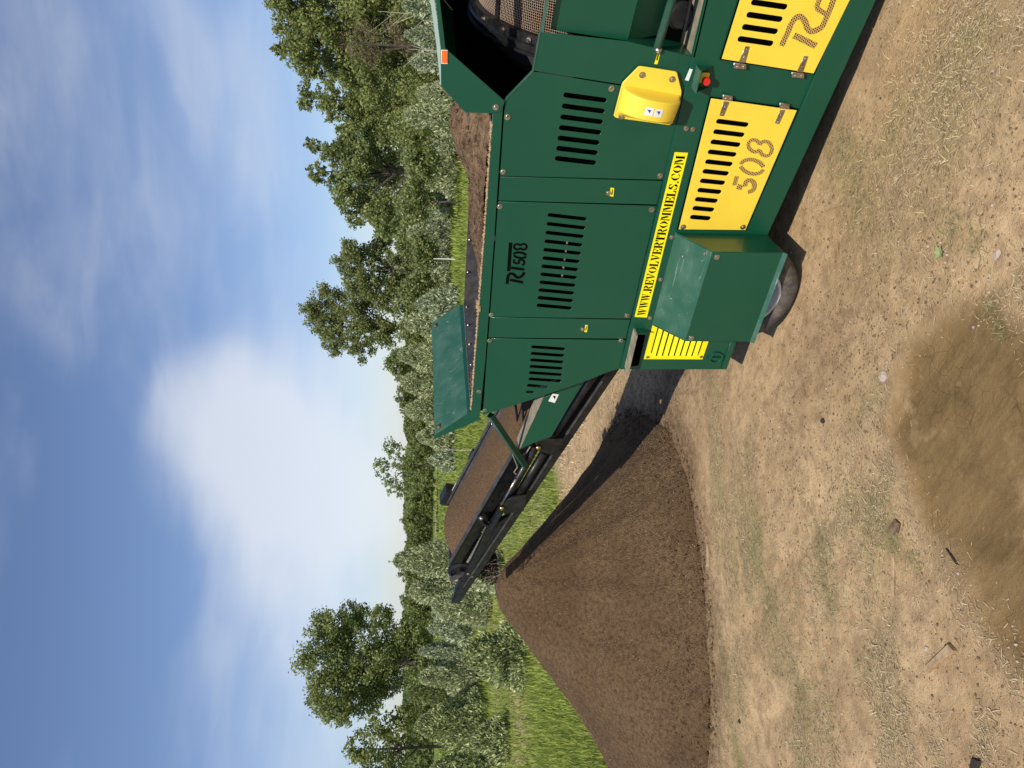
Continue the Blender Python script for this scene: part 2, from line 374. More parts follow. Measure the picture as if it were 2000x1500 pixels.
def stroke(pts, w, sm=2):                       # one outline round a thick line, (X, Z) space
    p = smooth_line(pts, sm) if sm else pts; P = [np.array(q, float) for q in p]; L_, R_ = [], []
    for i, q in enumerate(P):
        d = P[min(i+1, len(P)-1)]-P[max(i-1, 0)]; d = d/np.linalg.norm(d); n = np.array([-d[1], d[0]])
        ww = w[0]+(w[1]-w[0])*i/(len(P)-1) if isinstance(w, tuple) else w
        L_.append(tuple(q+n*ww/2)); R_.append(tuple(q-n*ww/2))
    return L_+R_[::-1]
def ring2(cx, cz, rx, rz, w, a0, a1, lean=0, n=18):     # an arc of an ellipse as a thick stroke
    pts = [(cx+rx*math.cos(R(a0+(a1-a0)*i/n))+lean*rz*math.sin(R(a0+(a1-a0)*i/n)), cz+rz*math.sin(R(a0+(a1-a0)*i/n))) for i in range(n+1)]
    return stroke(pts, w, 0)
def bolt(parent, x, y, Y, r=.014, material=None):
    X, Z = S(x, y, Y); b = B()
    b.cyl((X, Y+.004, Z), (X, Y-.004, Z), r*1.15, n=14); b.cyl((X, Y-.004, Z), (X, Y-.013, Z), r*.72, r*.45, n=12)
    return b.build('bolt', material or M['steel'], parent, smooth=False)

# ================================================================== GROUND
mud_px = [(2060, 500), (2000, 640), (1925, 605), (1850, 600), (1770, 650), (1735, 740), (1722, 850), (1765, 940), (1788, 1010), (1850, 1080), (1905, 1180), (1960, 1260), (2040, 1340), (2200, 1500), (2400, 900)]
MUD = [G(min(x, 2400), y) for x, y in mud_px]
PC = (-7.15, 4.68)       # foot of the pile's axis
PH, PR = 1.66, 2.36
PWA = [-180, -120, -71, -57, -35, -12, 4, 20, 35, 60, 90, 130, 180]; PWR = [2.42, 2.45, 2.38, 2.26, 2.2, 2.2, 2.1, 1.92, 1.82, 1.78, 1.82, 2.1, 2.42]
def pile_w(a):
    d = (np.degrees(a)+180) % 360-180
    return np.interp(d, PWA, PWR)/PR+.010*np.sin(a*5+1)+.006*np.sin(a*17)
def cone_r(X, Y):
    a = np.arctan2(Y-PC[1], X-PC[0]); r = np.hypot(X-PC[0], Y-PC[1])
    return r/pile_w(a), a
def ground_h(X, Y):
    d = np.hypot(X, Y)
    h = .05*(fbm(X*.5+9, Y*.5, 3, 3)-.5)+.028*(fbm(X*2.3, Y*2.3, 3, 11)-.5)+.016*(fbm(X*9, Y*9, 3, 21)-.5)
    md = poly_dist(X, Y, MUD)+.22*(fbm(X*2.5, Y*2.5, 3, 5)-.5); mm = sstep(-.06, .12, md)
    h = h*(1-.75*mm)-.03*mm+.018*np.exp(-(md/.06)**2)+mm*.004*np.sin((X*.82+Y*.57)*34+2*fbm(X*3, Y*3, 2, 9))
    # wheel tracks running along the machine
    t = Y+.10*X
    for c in (2.28, 1.62): h = h-.018*np.exp(-((t-c)/.13)**2)*sstep(-9, -4, X)
    h = h+.012*np.sin((X*.9-Y*.5)*16)*np.exp(-((Y-2.0)**2+(X+.35)**2)/.3)*.6
    far = sstep(12, 40, d); h = h+far*.25*(fbm(X*.05, Y*.05, 3, 8)-.5)
    under = np.exp(-(((X+2.6)/1.6)**2+((Y-4.2)/.9)**2)); h = h*(1-.85*under)
    return h
def axis(lo, hi, f0, f1, fine):
    a = list(np.arange(f0, f1, fine)); st = fine; x = f0
    while x > lo: st *= 1.16; x -= st; a.insert(0, x)
    st = fine; x = a[-1]
    while x < hi: st *= 1.16; x += st; a.append(x)
    return np.array(a)
ax = axis(-900, 700, -9.5, 1.0, .028); ay = axis(-500, 1100, .7, 8.0, .028)
GX, GY = np.meshgrid(ax, ay, indexing='ij'); GZ = ground_h(GX, GY)
nx, ny = GX.shape; idx = np.arange(nx*ny).reshape(nx, ny)
F = np.stack([idx[:-1, :-1], idx[1:, :-1], idx[1:, 1:], idx[:-1, 1:]], -1).reshape(-1, 4)
gm = npmesh('ground', np.stack([GX, GY, GZ], -1), F)
gx, gy = GX.ravel(), GY.ravel()
mudm = sstep(-.09, .10, poly_dist(gx, gy, MUD)+.36*(fbm(gx*2.5, gy*2.5, 4, 5)-.5))
def grass_edge(X, Y):    # positive where the field is green
    e1 = Y-10.2-.15*(X+9)*0; e2 = -(X+9.6)-.05*(Y-4)
    return np.maximum(e1, e2)+2.4*(fbm(X*.6, Y*.6, 3, 31)-.5)
grm = sstep(-.8, .9, grass_edge(gx, gy))
rr, _ = cone_r(gx, gy)
crm = np.clip(.95*np.exp(-(((gx+4.2)/.9)**2+((gy-5.3)/.8)**2))+sstep(PR+.55, PR-.05, rr+.5*(fbm(gx*3, gy*3, 3, 41)-.5))+.55*np.exp(-(((gx+2.7)/1.2)**2+((gy-3.3)/.35)**2))*fbm(gx*5, gy*5, 3, 44)*1.3, 0, 1)  # crumbs; the patch by the tail also deepens the machine's shadow
def litter(X, Y):        # where the dirt is strewn with straw and old grass
    lf = sstep(-2.6, -4.0, X+.3*Y-.8)
    al, ac = -.6*X-.8*Y, .8*X-.6*Y
    st = fbm(X*.45+Y*.1, Y*2.6, 3, 51)*(1-lf)+fbm(al*.55, ac*3.2+.5*fbm(al, ac, 2, 58), 3, 52)*lf
    a = sstep(.44, .60, st)*(.35+.9*fbm(X*3, Y*3, 3, 57))
    a = a*(1-.8*np.exp(-((Y+.10*X-2.28)/.16)**2))*(1-.8*np.exp(-((Y+.10*X-1.62)/.13)**2))
    a = np.maximum(a, .9*np.exp(-(((X+1.15)/.75)**2+((Y-3.25)/.35)**2)))
    return a*(1-sstep(-.1, .05, poly_dist(X, Y, MUD)))
GL = [((1395, 1200), (1440, 1520), .10), ((1470, 1080), (1520, 1300), .12), ((1500, 1180), (1575, 1420), .12), ((1600, 1040), (1625, 1190), .09), ((1700, 990), (1735, 1050), .09), ((1440, 1000), (1460, 1160), .07), ((1560, 60), (1680, 420), .16)]
def green_streaks(X, Y):
    o = np.zeros(X.shape)
    for a, c, w_ in GL:
        a, c = np.array(G(*a)), np.array(G(*c)); ab = c-a; t = np.clip(((X-a[0])*ab[0]+(Y-a[1])*ab[1])/(ab@ab), 0, 1); d = np.hypot(X-a[0]-t*ab[0], Y-a[1]-t*ab[1])
        o = np.maximum(o, np.exp(-(d/w_)**2))
    return np.clip(o*(.25+1.3*fbm(X*4, Y*4, 4, 151)), 0, 1)
grs = green_streaks(gx, gy); lit = np.maximum(litter(gx, gy), .8*grs); set_attr(gm, 'greens', grs)
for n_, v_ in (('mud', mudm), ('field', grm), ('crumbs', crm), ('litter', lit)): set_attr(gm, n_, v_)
def ground_mat():
    m = bpy.data.materials.new('dirt_ground'); m.use_nodes = True; t = m.node_tree; p = t.nodes['Principled BSDF']
    tcn = N(t, 'ShaderNodeTexCoord'); C = tcn.outputs['Object']
    def noise(sc, det=5, rough=.6, v=None):
        n = N(t, 'ShaderNodeTexNoise'); n.inputs['Scale'].default_value = sc; n.inputs['Detail'].default_value = det; n.inputs['Roughness'].default_value = rough
        Lk(t, v or C, n.inputs['Vector']); return n.outputs[0]
    def rng_(v, a, b, c=0, d=1):
        r = N(t, 'ShaderNodeMapRange'); r.inputs['From Min'].default_value = a; r.inputs['From Max'].default_value = b; r.inputs['To Min'].default_value = c; r.inputs['To Max'].default_value = d
        Lk(t, v, r.inputs['Value']); return r.outputs[0]
    def mixc(f, a, b):
        x = N(t, 'ShaderNodeMixRGB')
        if isinstance(f, float): x.inputs[0].default_value = f
        else: Lk(t, f, x.inputs[0])
        for i, q in ((1, a), (2, b)):
            if isinstance(q, tuple): x.inputs[i].default_value = (*q, 1)
            else: Lk(t, q, x.inputs[i])
        return x.outputs[0]
    def at(n): return N(t, 'ShaderNodeAttribute', attribute_name=n).outputs['Fac']
    base = mixc(rng_(noise(1.3), .35, .65), (.44, .300, .158), (.58, .415, .235))
    base = mixc(rng_(noise(9, 6, .7), .42, .66), base, (.32, .215, .115))
    vo = N(t, 'ShaderNodeTexVoronoi'); vo.inputs['Scale'].default_value = 75; Lk(t, C, vo.inputs['Vector'])
    spk = rng_(vo.outputs['Distance'], .12, .26, 1, 0)
    spk = vmath(t, 'MULTIPLY', spk, rng_(noise(3.3, 4), .45, .62))
    base = mixc(vmath(t, 'MULTIPLY', spk, .75), base, (.17, .115, .07))
    wh = rng_(noise(120, 3, .6), .66, .74); base = mixc(vmath(t, 'MULTIPLY', wh, .6), base, (.62, .50, .35))
    lt_ = mixc(rng_(noise(24, 6, .75), .38, .62), (.145, .100, .052), (.46, .345, .185))
    lt_ = mixc(rng_(noise(2.1, 3), .5, .66), lt_, (.175, .185, .060))
    base = mixc(vmath(t, 'MULTIPLY', at('litter'), rng_(noise(5, 5, .7), .35, .6, .6, 1.0)), base, lt_)
    gs = mixc(rng_(noise(40, 5, .7), .4, .62), (.095, .090, .032), (.27, .25, .115)); base = mixc(vmath(t, 'MULTIPLY', at('greens'), .2), base, gs)
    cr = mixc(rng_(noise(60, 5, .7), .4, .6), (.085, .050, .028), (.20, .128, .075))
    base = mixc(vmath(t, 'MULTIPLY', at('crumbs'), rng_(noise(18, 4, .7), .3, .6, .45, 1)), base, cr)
    mp = N(t, 'ShaderNodeMapping'); mp.inputs['Rotation'].default_value = (0, 0, R(35)); mp.inputs['Scale'].default_value = (1, 7, 1); Lk(t, C, mp.inputs['Vector'])
    mud = mixc(rng_(noise(3, 7, .7, mp.outputs[0]), .35, .65), (.175, .112, .046), (.240, .158, .068))
    mud = mixc(rng_(noise(5, 5, .7), .5, .72), mud, (.125, .08, .032))
    mud = mixc(rng_(noise(2.0, 5, .7), .56, .68), mud, (.36, .25, .13))
    vc = N(t, 'ShaderNodeTexVoronoi', feature='DISTANCE_TO_EDGE'); vc.inputs['Scale'].default_value = 13; Lk(t, C, vc.inputs['Vector'])
    mud = mixc(vmath(t, 'MULTIPLY', rng_(vc.outputs['Distance'], .0, .022, 1, 0), rng_(noise(3.1, 4), .46, .58, 0, .8)), mud, (.06, .04, .018))
    base = mixc(at('mud'), base, mud)
    gr = mixc(rng_(noise(.6, 5), .35, .65), (.13, .20, .035), (.27, .33, .085)); gr = mixc(rng_(noise(14, 5, .7), .4, .65), gr, (.07, .10, .025))
    gr = mixc(rng_(noise(.045, 3), .57, .66), gr, (.34, .29, .15))
    base = mixc(at('field'), base, gr)
    Lk(t, base, p.inputs['Base Color']); Lk(t, rng_(at('mud'), 0, 1, .95, .85), p.inputs['Roughness']); p.inputs['Specular IOR Level'].default_value = .2
    hh = vmath(t, 'ADD', noise(28, 8, .7), vmath(t, 'MULTIPLY', noise(110, 4, .7), .35)); hh = vmath(t, 'ADD', hh, vmath(t, 'MULTIPLY', spk, .4))
    bp = N(t, 'ShaderNodeBump'); bp.inputs['Distance'].default_value = .03; Lk(t, rng_(at('mud'), 0, 1, .6, .45), bp.inputs['Strength'])
    Lk(t, hh, bp.inputs['Height']); Lk(t, bp.outputs[0], p.inputs['Normal']); return m
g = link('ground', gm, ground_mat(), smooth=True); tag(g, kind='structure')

# ================================================================== COMPOST PILE
def pile_h(X, Y):
    r, a = cone_r(X, Y); t = r/PR
    h = PH*(1-t)
    h = np.where(t < .14, PH*(1-.14)+PH*.14*(1-(t/.14)**2)*.45, h)           # blunt top
    h = h-.10*np.sin(np.clip(t, 0, 1)*math.pi)                                   # a little hollow
    h = h+.10*np.exp(-((t-1)/.12)**2)*.35
    h = h+.06*(fbm(X*1.4, Y*1.4, 3, 61)-.5)*np.clip(1.15-t, 0, 1)*2+.045*(fbm(X*6, Y*6, 5, 66)-.5)
    fl = vnoise(a*14, t*.8, 71)-.5; h = h+.04*fl*sstep(.15, .5, t)*sstep(1.1, .7, t)
    return h
na, nr = 720, 300
A_, T_ = np.meshgrid(np.linspace(0, 2*math.pi, na, endpoint=False), np.linspace(0, 1.16, nr), indexing='ij')
rad = T_*PR*pile_w(A_)
X_ = PC[0]+rad*np.cos(A_); Y_ = PC[1]+rad*np.sin(A_); Z_ = pile_h(X_, Y_)
Z_ = np.where(T_ > 1.02, np.minimum(Z_, ground_h(X_, Y_)-.03*(T_-1.02)*30), np.maximum(Z_, ground_h(X_, Y_)-.01)+.004*(fbm(X_*30, Y_*30, 2, 3)))
idx = np.arange(na*nr).reshape(na, nr); nxt = np.roll(idx, -1, 0)
F = np.stack([idx[:, :-1], nxt[:, :-1], nxt[:, 1:], idx[:, 1:]], -1).reshape(-1, 4)
pm = npmesh('compost_pile', np.stack([X_, Y_, Z_], -1), F)
tag(link('compost_pile', pm, M['compost'], origin=(PC[0], PC[1], 0), smooth=True), 'large cone of sifted dark brown compost under the raised conveyor tip', 'soil pile')

def chunks(n, pos, size, seed):
    """irregular little lumps (squashed octahedra) at the given points"""
    r = np.random.default_rng(seed)
    o = np.array([(1, 0, 0), (-1, 0, 0), (0, 1, 0), (0, -1, 0), (0, 0, 1), (0, 0, -1)], float)
    V = o[None]*size[:, None, None]*(.6+.8*r.random((n, 6, 1))); a = r.random(n)*6.28; c, s = np.cos(a), np.sin(a)
    x = V[..., 0]*c[:, None]-V[..., 1]*s[:, None]; y = V[..., 0]*s[:, None]+V[..., 1]*c[:, None]
    V = np.stack([x, y, V[..., 2]*.8], -1)+pos[:, None]
    t = np.array([(0, 2, 4), (2, 1, 4), (1, 3, 4), (3, 0, 4), (2, 0, 5), (1, 2, 5), (3, 1, 5), (0, 3, 5)])
    return V.reshape(-1, 3), (t[None]+6*np.arange(n)[:, None, None]).reshape(-1, 3)
n = 26000; a = rng.random(n)*6.283; t = np.sqrt(rng.random(n))*1.02
x = PC[0]+t*PR*np.cos(a); y = PC[1]+t*PR*np.sin(a); z = np.maximum(pile_h(x, y), ground_h(x, y))
V, F = chunks(n, np.stack([x, y, z], -1), .003+.007*rng.random(n)**3, 1)
tag(link('soil_crumbs', npmesh('soil_crumbs', V, F), M['crumb']), 'loose crumbs scattered over the compost cone', 'soil crumbs', kind='stuff')

n = 5200; a = rng.random(n)*6.283; t = .86+.22*rng.random(n)**.8; x = PC[0]+t*PR*pile_w(a)*np.cos(a); y = PC[1]+t*PR*pile_w(a)*np.sin(a)
V, F = chunks(n, np.stack([x, y, np.maximum(pile_h(x, y), ground_h(x, y))], -1), .004+.018*rng.random(n)**3.5, 4)
tag(link('pile_foot_clods', npmesh('pile_foot_clods', V, F), M['compost']), 'coarser clods that rolled down to the foot of the compost pile', 'clods', kind='stuff')
# ================================================================== GROUND LITTER
def view_ground(n, x0, x1, y0, y1):          # random ground points, even across the picture
    px = x0+(x1-x0)*rng.random(n); py = y0+(y1-y0)*rng.random(n)
    P = np.array([G(a, b) for a, b in zip(px, py)]); return P[:, 0], P[:, 1]
gxr, gyr = view_ground(150000, 1180, 2080, -60, 1560)
keep = (np.hypot(gxr, gyr) < 9) & ~((gyr > 3.95) & (gxr > -3.4)) & (cone_r(gxr, gyr)[0] > PR*.95)
gxr, gyr = gxr[keep], gyr[keep]
L = litter(gxr, gyr); mdist = poly_dist(gxr, gyr, MUD)
def blades(P, ang, length, width, lift, seed, curve=.3):
    """thin bent triangles: root P, heading ang, rising by lift (0 flat .. 1 upright)"""
    r = np.random.default_rng(seed); n = len(P); d = np.stack([np.cos(ang)*np.cos(lift), np.sin(ang)*np.cos(lift), np.sin(lift)], -1)
    s = np.stack([-np.sin(ang), np.cos(ang), np.zeros(n)], -1); wv = s*width[:, None]
    mid = P+d*length[:, None]*.55; tip = P+d*length[:, None]; side = s*(length*curve*(r.random(n)-.5))[:, None]
    tip = tip+side; tip[:, 2] -= length*.12*np.sin(lift)
    V = np.stack([P-wv/2, P+wv/2, mid+wv*.38+side*.3, mid-wv*.38+side*.3, tip], 1)
    b = 5*np.arange(n)[:, None]; F = np.concatenate([b+np.array([0, 1, 2]), b+np.array([0, 2, 3]), b+np.array([3, 2, 4])], 0)
    return V.reshape(-1, 3), F
def blade_obj(name, P, ang, ln, wd, lift, material, seed, label, cat, tint=None):
    V, F = blades(P, ang, ln, wd, lift, seed); me = npmesh(name, V, F)
    tv = np.repeat(np.random.default_rng(seed+1).random(len(P)) if tint is None else tint, 5); set_attr(me, 'tint', tv)
    return tag(link(name, me, material), label, cat, kind='stuff')
pk = rng.random(len(gxr)) < (.015+.85*L)*(mdist < 0)+.16*np.exp(-((mdist+.06)/.12)**2)
sx, sy = gxr[pk], gyr[pk]; n = len(sx); dd = np.hypot(sx, sy)
blade_obj('straw_litter', np.stack([sx, sy, ground_h(sx, sy)+.004], -1), rng.random(n)*6.28, .010+.045*rng.random(n)**2.6, .0012+.0024*rng.random(n)+.0006*dd/3, R(2)+R(28)*rng.random(n)**3, M['straw'], 5, 'dry straw and dead grass strewn over the dirt', 'straw')
# green tufts in streaks along the pile foot and through the foreground
cx, cy = [], []
q_ = rng.random(len(gxr)) < .30*green_streaks(gxr, gyr); cx.append(gxr[q_]); cy.append(gyr[q_])
tufts = [(1405, 1440, 55), (1395, 1395, 50), (1418, 1475, 50), (1385, 1240, 35), (1490, 1150, 60), (1500, 1205, 50), (1480, 1110, 40), (1540, 1120, 45), (1555, 1240, 40), (1600, 1085, 60), (1608, 1120, 55), (1615, 1160, 30),
         (1640, 960, 22), (1655, 980, 22), (1695, 1182, 26), (1710, 1005, 30), (1720, 1035, 35), (1575, 1330, 40), (1585, 1370, 45), (1930, 600, 12), (1945, 640, 10), (1905, 470, 24), (1460, 900, 18), (1465, 870, 14),
         (1560, 380, 40), (1680, 305, 30), (1650, 340, 35), (1850, 440, 25), (1470, 1265, 40), (1440, 1330, 35), (1690, 1310, 20), (1780, 1090, 20), (1540, 1420, 35), (1600, 1440, 35), (1420, 1290, 30)]
for x, y, s in tufts:
    k = int(6*s); q = np.array([G(x+s*.55*rng.standard_normal(), y+s*1.15*rng.standard_normal()) for _ in range(k)]); cx.append(q[:, 0]); cy.append(q[:, 1])
cx = np.concatenate(cx); cy = np.concatenate(cy); kp = cone_r(cx, cy)[0] > PR*.99; cx, cy = cx[kp], cy[kp]; n = len(cx)
blade_obj('grass_tufts', np.stack([cx, cy, ground_h(cx, cy)], -1), rng.random(n)*6.28, .012+.045*rng.random(n)**1.5, .0012+.002*rng.random(n), R(4)+R(50)*rng.random(n)**1.5, M['weed'], 9, 'sparse green grass tufts growing through the dirt', 'grass')
# clods and gravel
dens = .12+1.5*np.exp(-(((gxr+2.9)/1.3)**2+((gyr-3.1)/.5)**2))+1.6*sstep(PR+.7, PR, cone_r(gxr, gyr)[0])+.25*fbm(gxr*1.2, gyr*1.2, 3, 77)
pk = rng.random(len(gxr)) < dens*.24*(mdist < -.02)
sx, sy = gxr[pk], gyr[pk]; n = len(sx)
V, F = chunks(n, np.stack([sx, sy, ground_h(sx, sy)+.001], -1), .0018+.0075*rng.random(n)**5, 2)
tag(link('clods', npmesh('clods', V, F), M['crumb']), 'small dark clods and crumbs on the tan dirt', 'clods', kind='stuff')
pk = (rng.random(len(gxr)) < .010)*(mdist < .1); sx, sy = gxr[pk], gyr[pk]; n = len(sx)
V, F = chunks(n, np.stack([sx, sy, ground_h(sx, sy)+.001], -1), .002+.009*rng.random(n)**4, 3)
tag(link('pebbles', npmesh('pebbles', V, F), M['stone']), 'pale pebbles sprinkled over the dirt', 'pebbles', kind='stuff')

# ================================================================== FIELD GRASS
def field(n, dmin, dmax, seed, h0, h1, wfac, name, label, cond=None):
    r = np.random.default_rng(seed); t = r.random(n); d = 1/((1-t)/dmin+t/dmax)
    u = -150+1800*r.random(n); dirs = FP*fw[None]+(u-750)[:, None]*rt[None]+178*up[None]; dirs /= np.hypot(dirs[:, 0], dirs[:, 1])[:, None]
    X = dirs[:, 0]*d; Y = dirs[:, 1]*d; k = (grass_edge(X, Y)+.6*(r.random(n)-.5) > 0) & (cone_r(X, Y)[0] > PR*.98)
    if cond is not None: k &= cond(X, Y, d)
    X, Y, d = X[k], Y[k], d[k]; n = len(X); cl = fbm(X*.35, Y*.35, 3, 91); dry = sstep(.5, 1.6, 12.5-Y)*(X > -12)
    hh = (h0+(h1-h0)*r.random(n))*(.4+1.2*cl)
    P = np.stack([X, Y, ground_h(X, Y)-.01], -1)
    tint = np.clip(.15+.9*r.random(n)*(.5+cl), 0, 1)
    return blade_obj(name, P, r.random(n)*6.28, hh, wfac*d*(.6+.8*r.random(n)), R(50)+R(38)*r.random(n), M['grass'], seed, label, 'grass', tint)
field(90000, 8.5, 30, 101, .10, .28, .0011, 'meadow_grass', 'green meadow grass growing behind the pile and conveyor')
field(60000, 28, 120, 102, .18, .50, .0014, 'distant_grass', 'taller green grass out towards the row of shrubs')
r_ = np.random.default_rng(5); n = 16000; X = -13+8*r_.random(n); Y = 6.8+6*r_.random(n)
k = (fbm(X*.8, Y*.8, 3, 33) > .42) & (cone_r(X, Y)[0] > PR); X, Y = X[k], Y[k]; n = len(X)
blade_obj('dry_grass', np.stack([X, Y, ground_h(X, Y)], -1), r_.random(n)*6.28, .03+.10*r_.random(n), .006+.008*r_.random(n), R(15)+R(50)*r_.random(n), M['straw'], 71, 'yellowed short grass between the conveyor and the meadow', 'dry grass')

# ================================================================== TREES AND SHRUBS
def leaf_quads(C, size, r, updir=None, aspect=.6):
    n = len(C); a = r.standard_normal((n, 3))
    if updir is not None: a = a*.45+updir
    a /= np.linalg.norm(a, axis=1)[:, None]; b = np.cross(a, r.standard_normal((n, 3))); b /= np.linalg.norm(b, axis=1)[:, None]
    a *= size[:, None]/2; b *= (size*aspect)[:, None]/2
    V = np.stack([C-a, C+b, C+a, C-b], 1); F = (4*np.arange(n)[:, None]+np.arange(4)).astype(np.int32)
    return V.reshape(-1, 3), F
def tree(name, label, cat, dist, ub, vb, lobes, material, leafpx=5.0, cover=2.6, seed=0, group=None, trunk=True, clump=.34, depth=.8, twig=0, bark='bark', aspect=.62):
    """crown lobes are given as (u, v, radius) of the upright picture at this distance; each becomes a real ball of leaf clumps"""
    r = np.random.default_rng(seed); bx, by = at_dist(ub, dist); s = dist/1510*1.0; root = empty(name, (bx, by, 0), label, cat, group)
    dv = np.array([bx, by])/dist; Cs = []
    for (u, v, rad) in lobes:
        dd = dist*(1+(r.random()-.5)*depth*rad/600.0); x, y = at_dist(u, dd); z = Zof(u, v, dd)
        off = (r.random()-.5)*depth*rad*s*1.2; Cs.append((np.array([x+dv[0]*off, y+dv[1]*off, z]), rad*s))
    VV, FF, TT, base = [], [], [], 0; crown_c = np.mean([c for c, _ in Cs], 0)
    for C, rad in Cs:
        nl = int(cover*2.3*3.14*(rad/s)**2/(leafpx**2*.6))+12; k = max(9, int(14+rad/s*.8))
        dr = r.standard_normal((k, 3)); dr /= np.linalg.norm(dr, axis=1)[:, None]
        sub = C+dr*rad*(.35+.58*r.random((k, 1))); sr = rad*clump*(.6+.7*r.random(k)); w_ = sr**2/np.sum(sr**2)
        which = r.choice(k, nl, p=w_); g = r.standard_normal((nl, 3)); g /= np.linalg.norm(g, axis=1)[:, None]
        P = sub[which]+g*(sr[which]*(.25+.85*r.random(nl)))[:, None]
        sz = leafpx*s*(.6+.9*r.random(nl)); V, F = leaf_quads(P, sz, r, aspect=aspect); VV.append(V); FF.append(F+base); base += len(V)
        TT.append(np.repeat(np.clip(.25+.5*r.random(nl)+.35*(r.random(k)[which]-.5), 0, 1), 4))
    me = npmesh('crown', np.concatenate(VV), np.concatenate(FF)); set_attr(me, 'tint', np.concatenate(TT)); link('crown', me, material, root)
    if trunk:
        b = B(); top = crown_c.copy(); hz = max(c[2] for c, _ in Cs); tr = max(.06, .022*hz)
        b.tube([(bx, by, -.2), (bx+.1, by, hz*.25), (bx+(top[0]-bx)*.6, by+(top[1]-by)*.6, hz*.55), tuple(top)], [tr, tr*.8, tr*.55, tr*.25], 8)
        for C, rad in Cs:
            st = Vector((bx, by, max(.3, min(C[2]*.55, hz*.5)))); e = Vector(C); mid = (st+e)/2+Vector((0, 0, .06*hz))
            b.tube([st, mid, e, e+Vector((r.random()-.5, r.random()-.5, .8)).normalized()*rad*.7], [tr*.45, tr*.3, tr*.16, tr*.05], 5)
        b.build('trunk', M[bark], root)
    return root
def conifer(name, label, cat, dist, u, vtop, hw, material, seed, n=2600, leafpx=7, taper=.75, group=None, spire=True, vbase=None, upw=1.0, fullness=.5):
    r = np.random.default_rng(seed); x0, y0 = at_dist(u, dist); s = dist/1510; H_ = Zof(u, vtop, dist); W = hw*s
    root = empty(name, (x0, y0, 0), label, cat, group)
    t = 1-np.sqrt(1-r.random(n)*.985) if taper > .6 else r.random(n); ang = r.random(n)*6.28
    nb = 26; bang = r.random(nb)*6.28; bz = np.sort(r.random(nb)); wh = r.integers(0, nb, n)
    prof = (1-t)**taper*np.where(t < .12, .75+2.1*t, 1); lump = .62+.62*vnoise(ang*1.9+seed, t*6+seed, seed)
    rr_ = W*prof*lump*(fullness+(1-fullness)*r.random(n)**.5)
    P = np.stack([x0+rr_*np.cos(ang), y0+rr_*np.sin(ang), .06+t*H_*.97], -1)
    out = np.stack([np.cos(ang)*.55, np.sin(ang)*.55, np.full(n, upw)], -1)
    sz = leafpx*s*(.6+.9*r.random(n)); V, F = leaf_quads(P, sz, r, updir=out, aspect=.34)
    tint = np.clip(.04+.96*r.random(n)**1.35+.35*(lump-1), 0, 1)
    if spire:
        m_ = 26; tz = H_*(.9+.16*r.random(m_)); P2 = np.stack([x0+.02*W*r.standard_normal(m_), y0+.02*W*r.standard_normal(m_), tz], -1)
        V2, F2 = leaf_quads(P2, leafpx*s*np.ones(m_), r, updir=np.array([[0, 0, 1.5]]), aspect=.3); F = np.concatenate([F, F2+len(V)]); V = np.concatenate([V, V2]); tint = np.concatenate([tint, np.full(m_, .5)])
    me = npmesh('foliage', V, F); set_attr(me, 'tint', np.repeat(tint, 4)); link('foliage', me, material, root)
    B().tube([(x0, y0, -.1), (x0, y0, H_*.5), (x0, y0, H_*.96)], [.03*H_, .018*H_, .005*H_], 6).build('trunk', M['bark'], root)
    return root

tree('shade_tree', 'largest rounded dark green tree, standing alone beyond the compost pile', 'tree', 75, 205, 850,
     [(214, 625, 48), (270, 645, 48), (155, 640, 46), (122, 665, 34), (298, 690, 40), (220, 700, 60), (150, 705, 46), (293, 742, 30), (215, 765, 52), (172, 742, 38), (235, 815, 40), (200, 828, 36), (265, 795, 34)], M['leaf_dark'], 4.6, 3.2, 11, clump=.3)
tree('loose_tree', 'looser bluish green tree left of the largest rounded tree', 'tree', 80, 40, 850,
     [(45, 700, 30), (78, 728, 24), (84, 765, 30), (18, 730, 36), (40, 775, 36), (-35, 710, 42), (-20, 770, 45), (105, 790, 26)], M['leaf_mid'], 5.2, 1.7, 12, clump=.3)
tree('sapling_tree', 'small airy tree with sky showing through, above the conveyor belt', 'tree', 70, 590, 845,
     [(590, 745, 22), (627, 762, 22), (558, 762, 22), (600, 788, 28), (542, 782, 16), (575, 800, 26)], M['leaf_dark'], 4.6, 1.3, 13, clump=.26)
tree('round_tree', 'tall olive green round crowned tree with pale limbs showing through', 'tree', 68, 860, 850,
     [(890, 610, 32), (918, 642, 34), (860, 640, 38), (830, 657, 28), (876, 692, 45), (822, 708, 31), (915, 702, 35), (850, 742, 38)], M['leaf_olive'], 4.2, 3.2, 14, clump=.28)
tree('round_tree', 'lower olive tree touching the tall round one on its right', 'tree', 66, 965, 850,
     [(975, 677, 32), (1005, 687, 30), (950, 712, 40), (1000, 732, 35), (958, 765, 40), (1030, 748, 22), (912, 765, 42), (1000, 780, 34)], M['leaf_olive'], 4.3, 3.4, 15, clump=.28)
tree('maple_tree', 'dark maple with two jagged peaks above the soil heap', 'tree', 50, 1165, 860,
     [(1205, 612, 17), (1200, 650, 28), (1157, 622, 22), (1140, 665, 35), (1180, 690, 45), (1110, 672, 27), (1235, 682, 28), (1110, 712, 38), (1068, 690, 22), (1090, 742, 35), (1170, 748, 45), (1232, 742, 40), (1058, 752, 30)], M['leaf_dark'], 5.2, 3.0, 16, clump=.27)
tree('narrow_tree', 'narrow topped tree between the jagged maple and the tallest right hand tree', 'tree', 52, 1295, 860,
     [(1300, 600, 23), (1306, 640, 30), (1275, 650, 22), (1290, 692, 38), (1260, 722, 30), (1332, 702, 35), (1300, 750, 40)], M['leaf_mid'], 4.6, 2.8, 17, clump=.27)
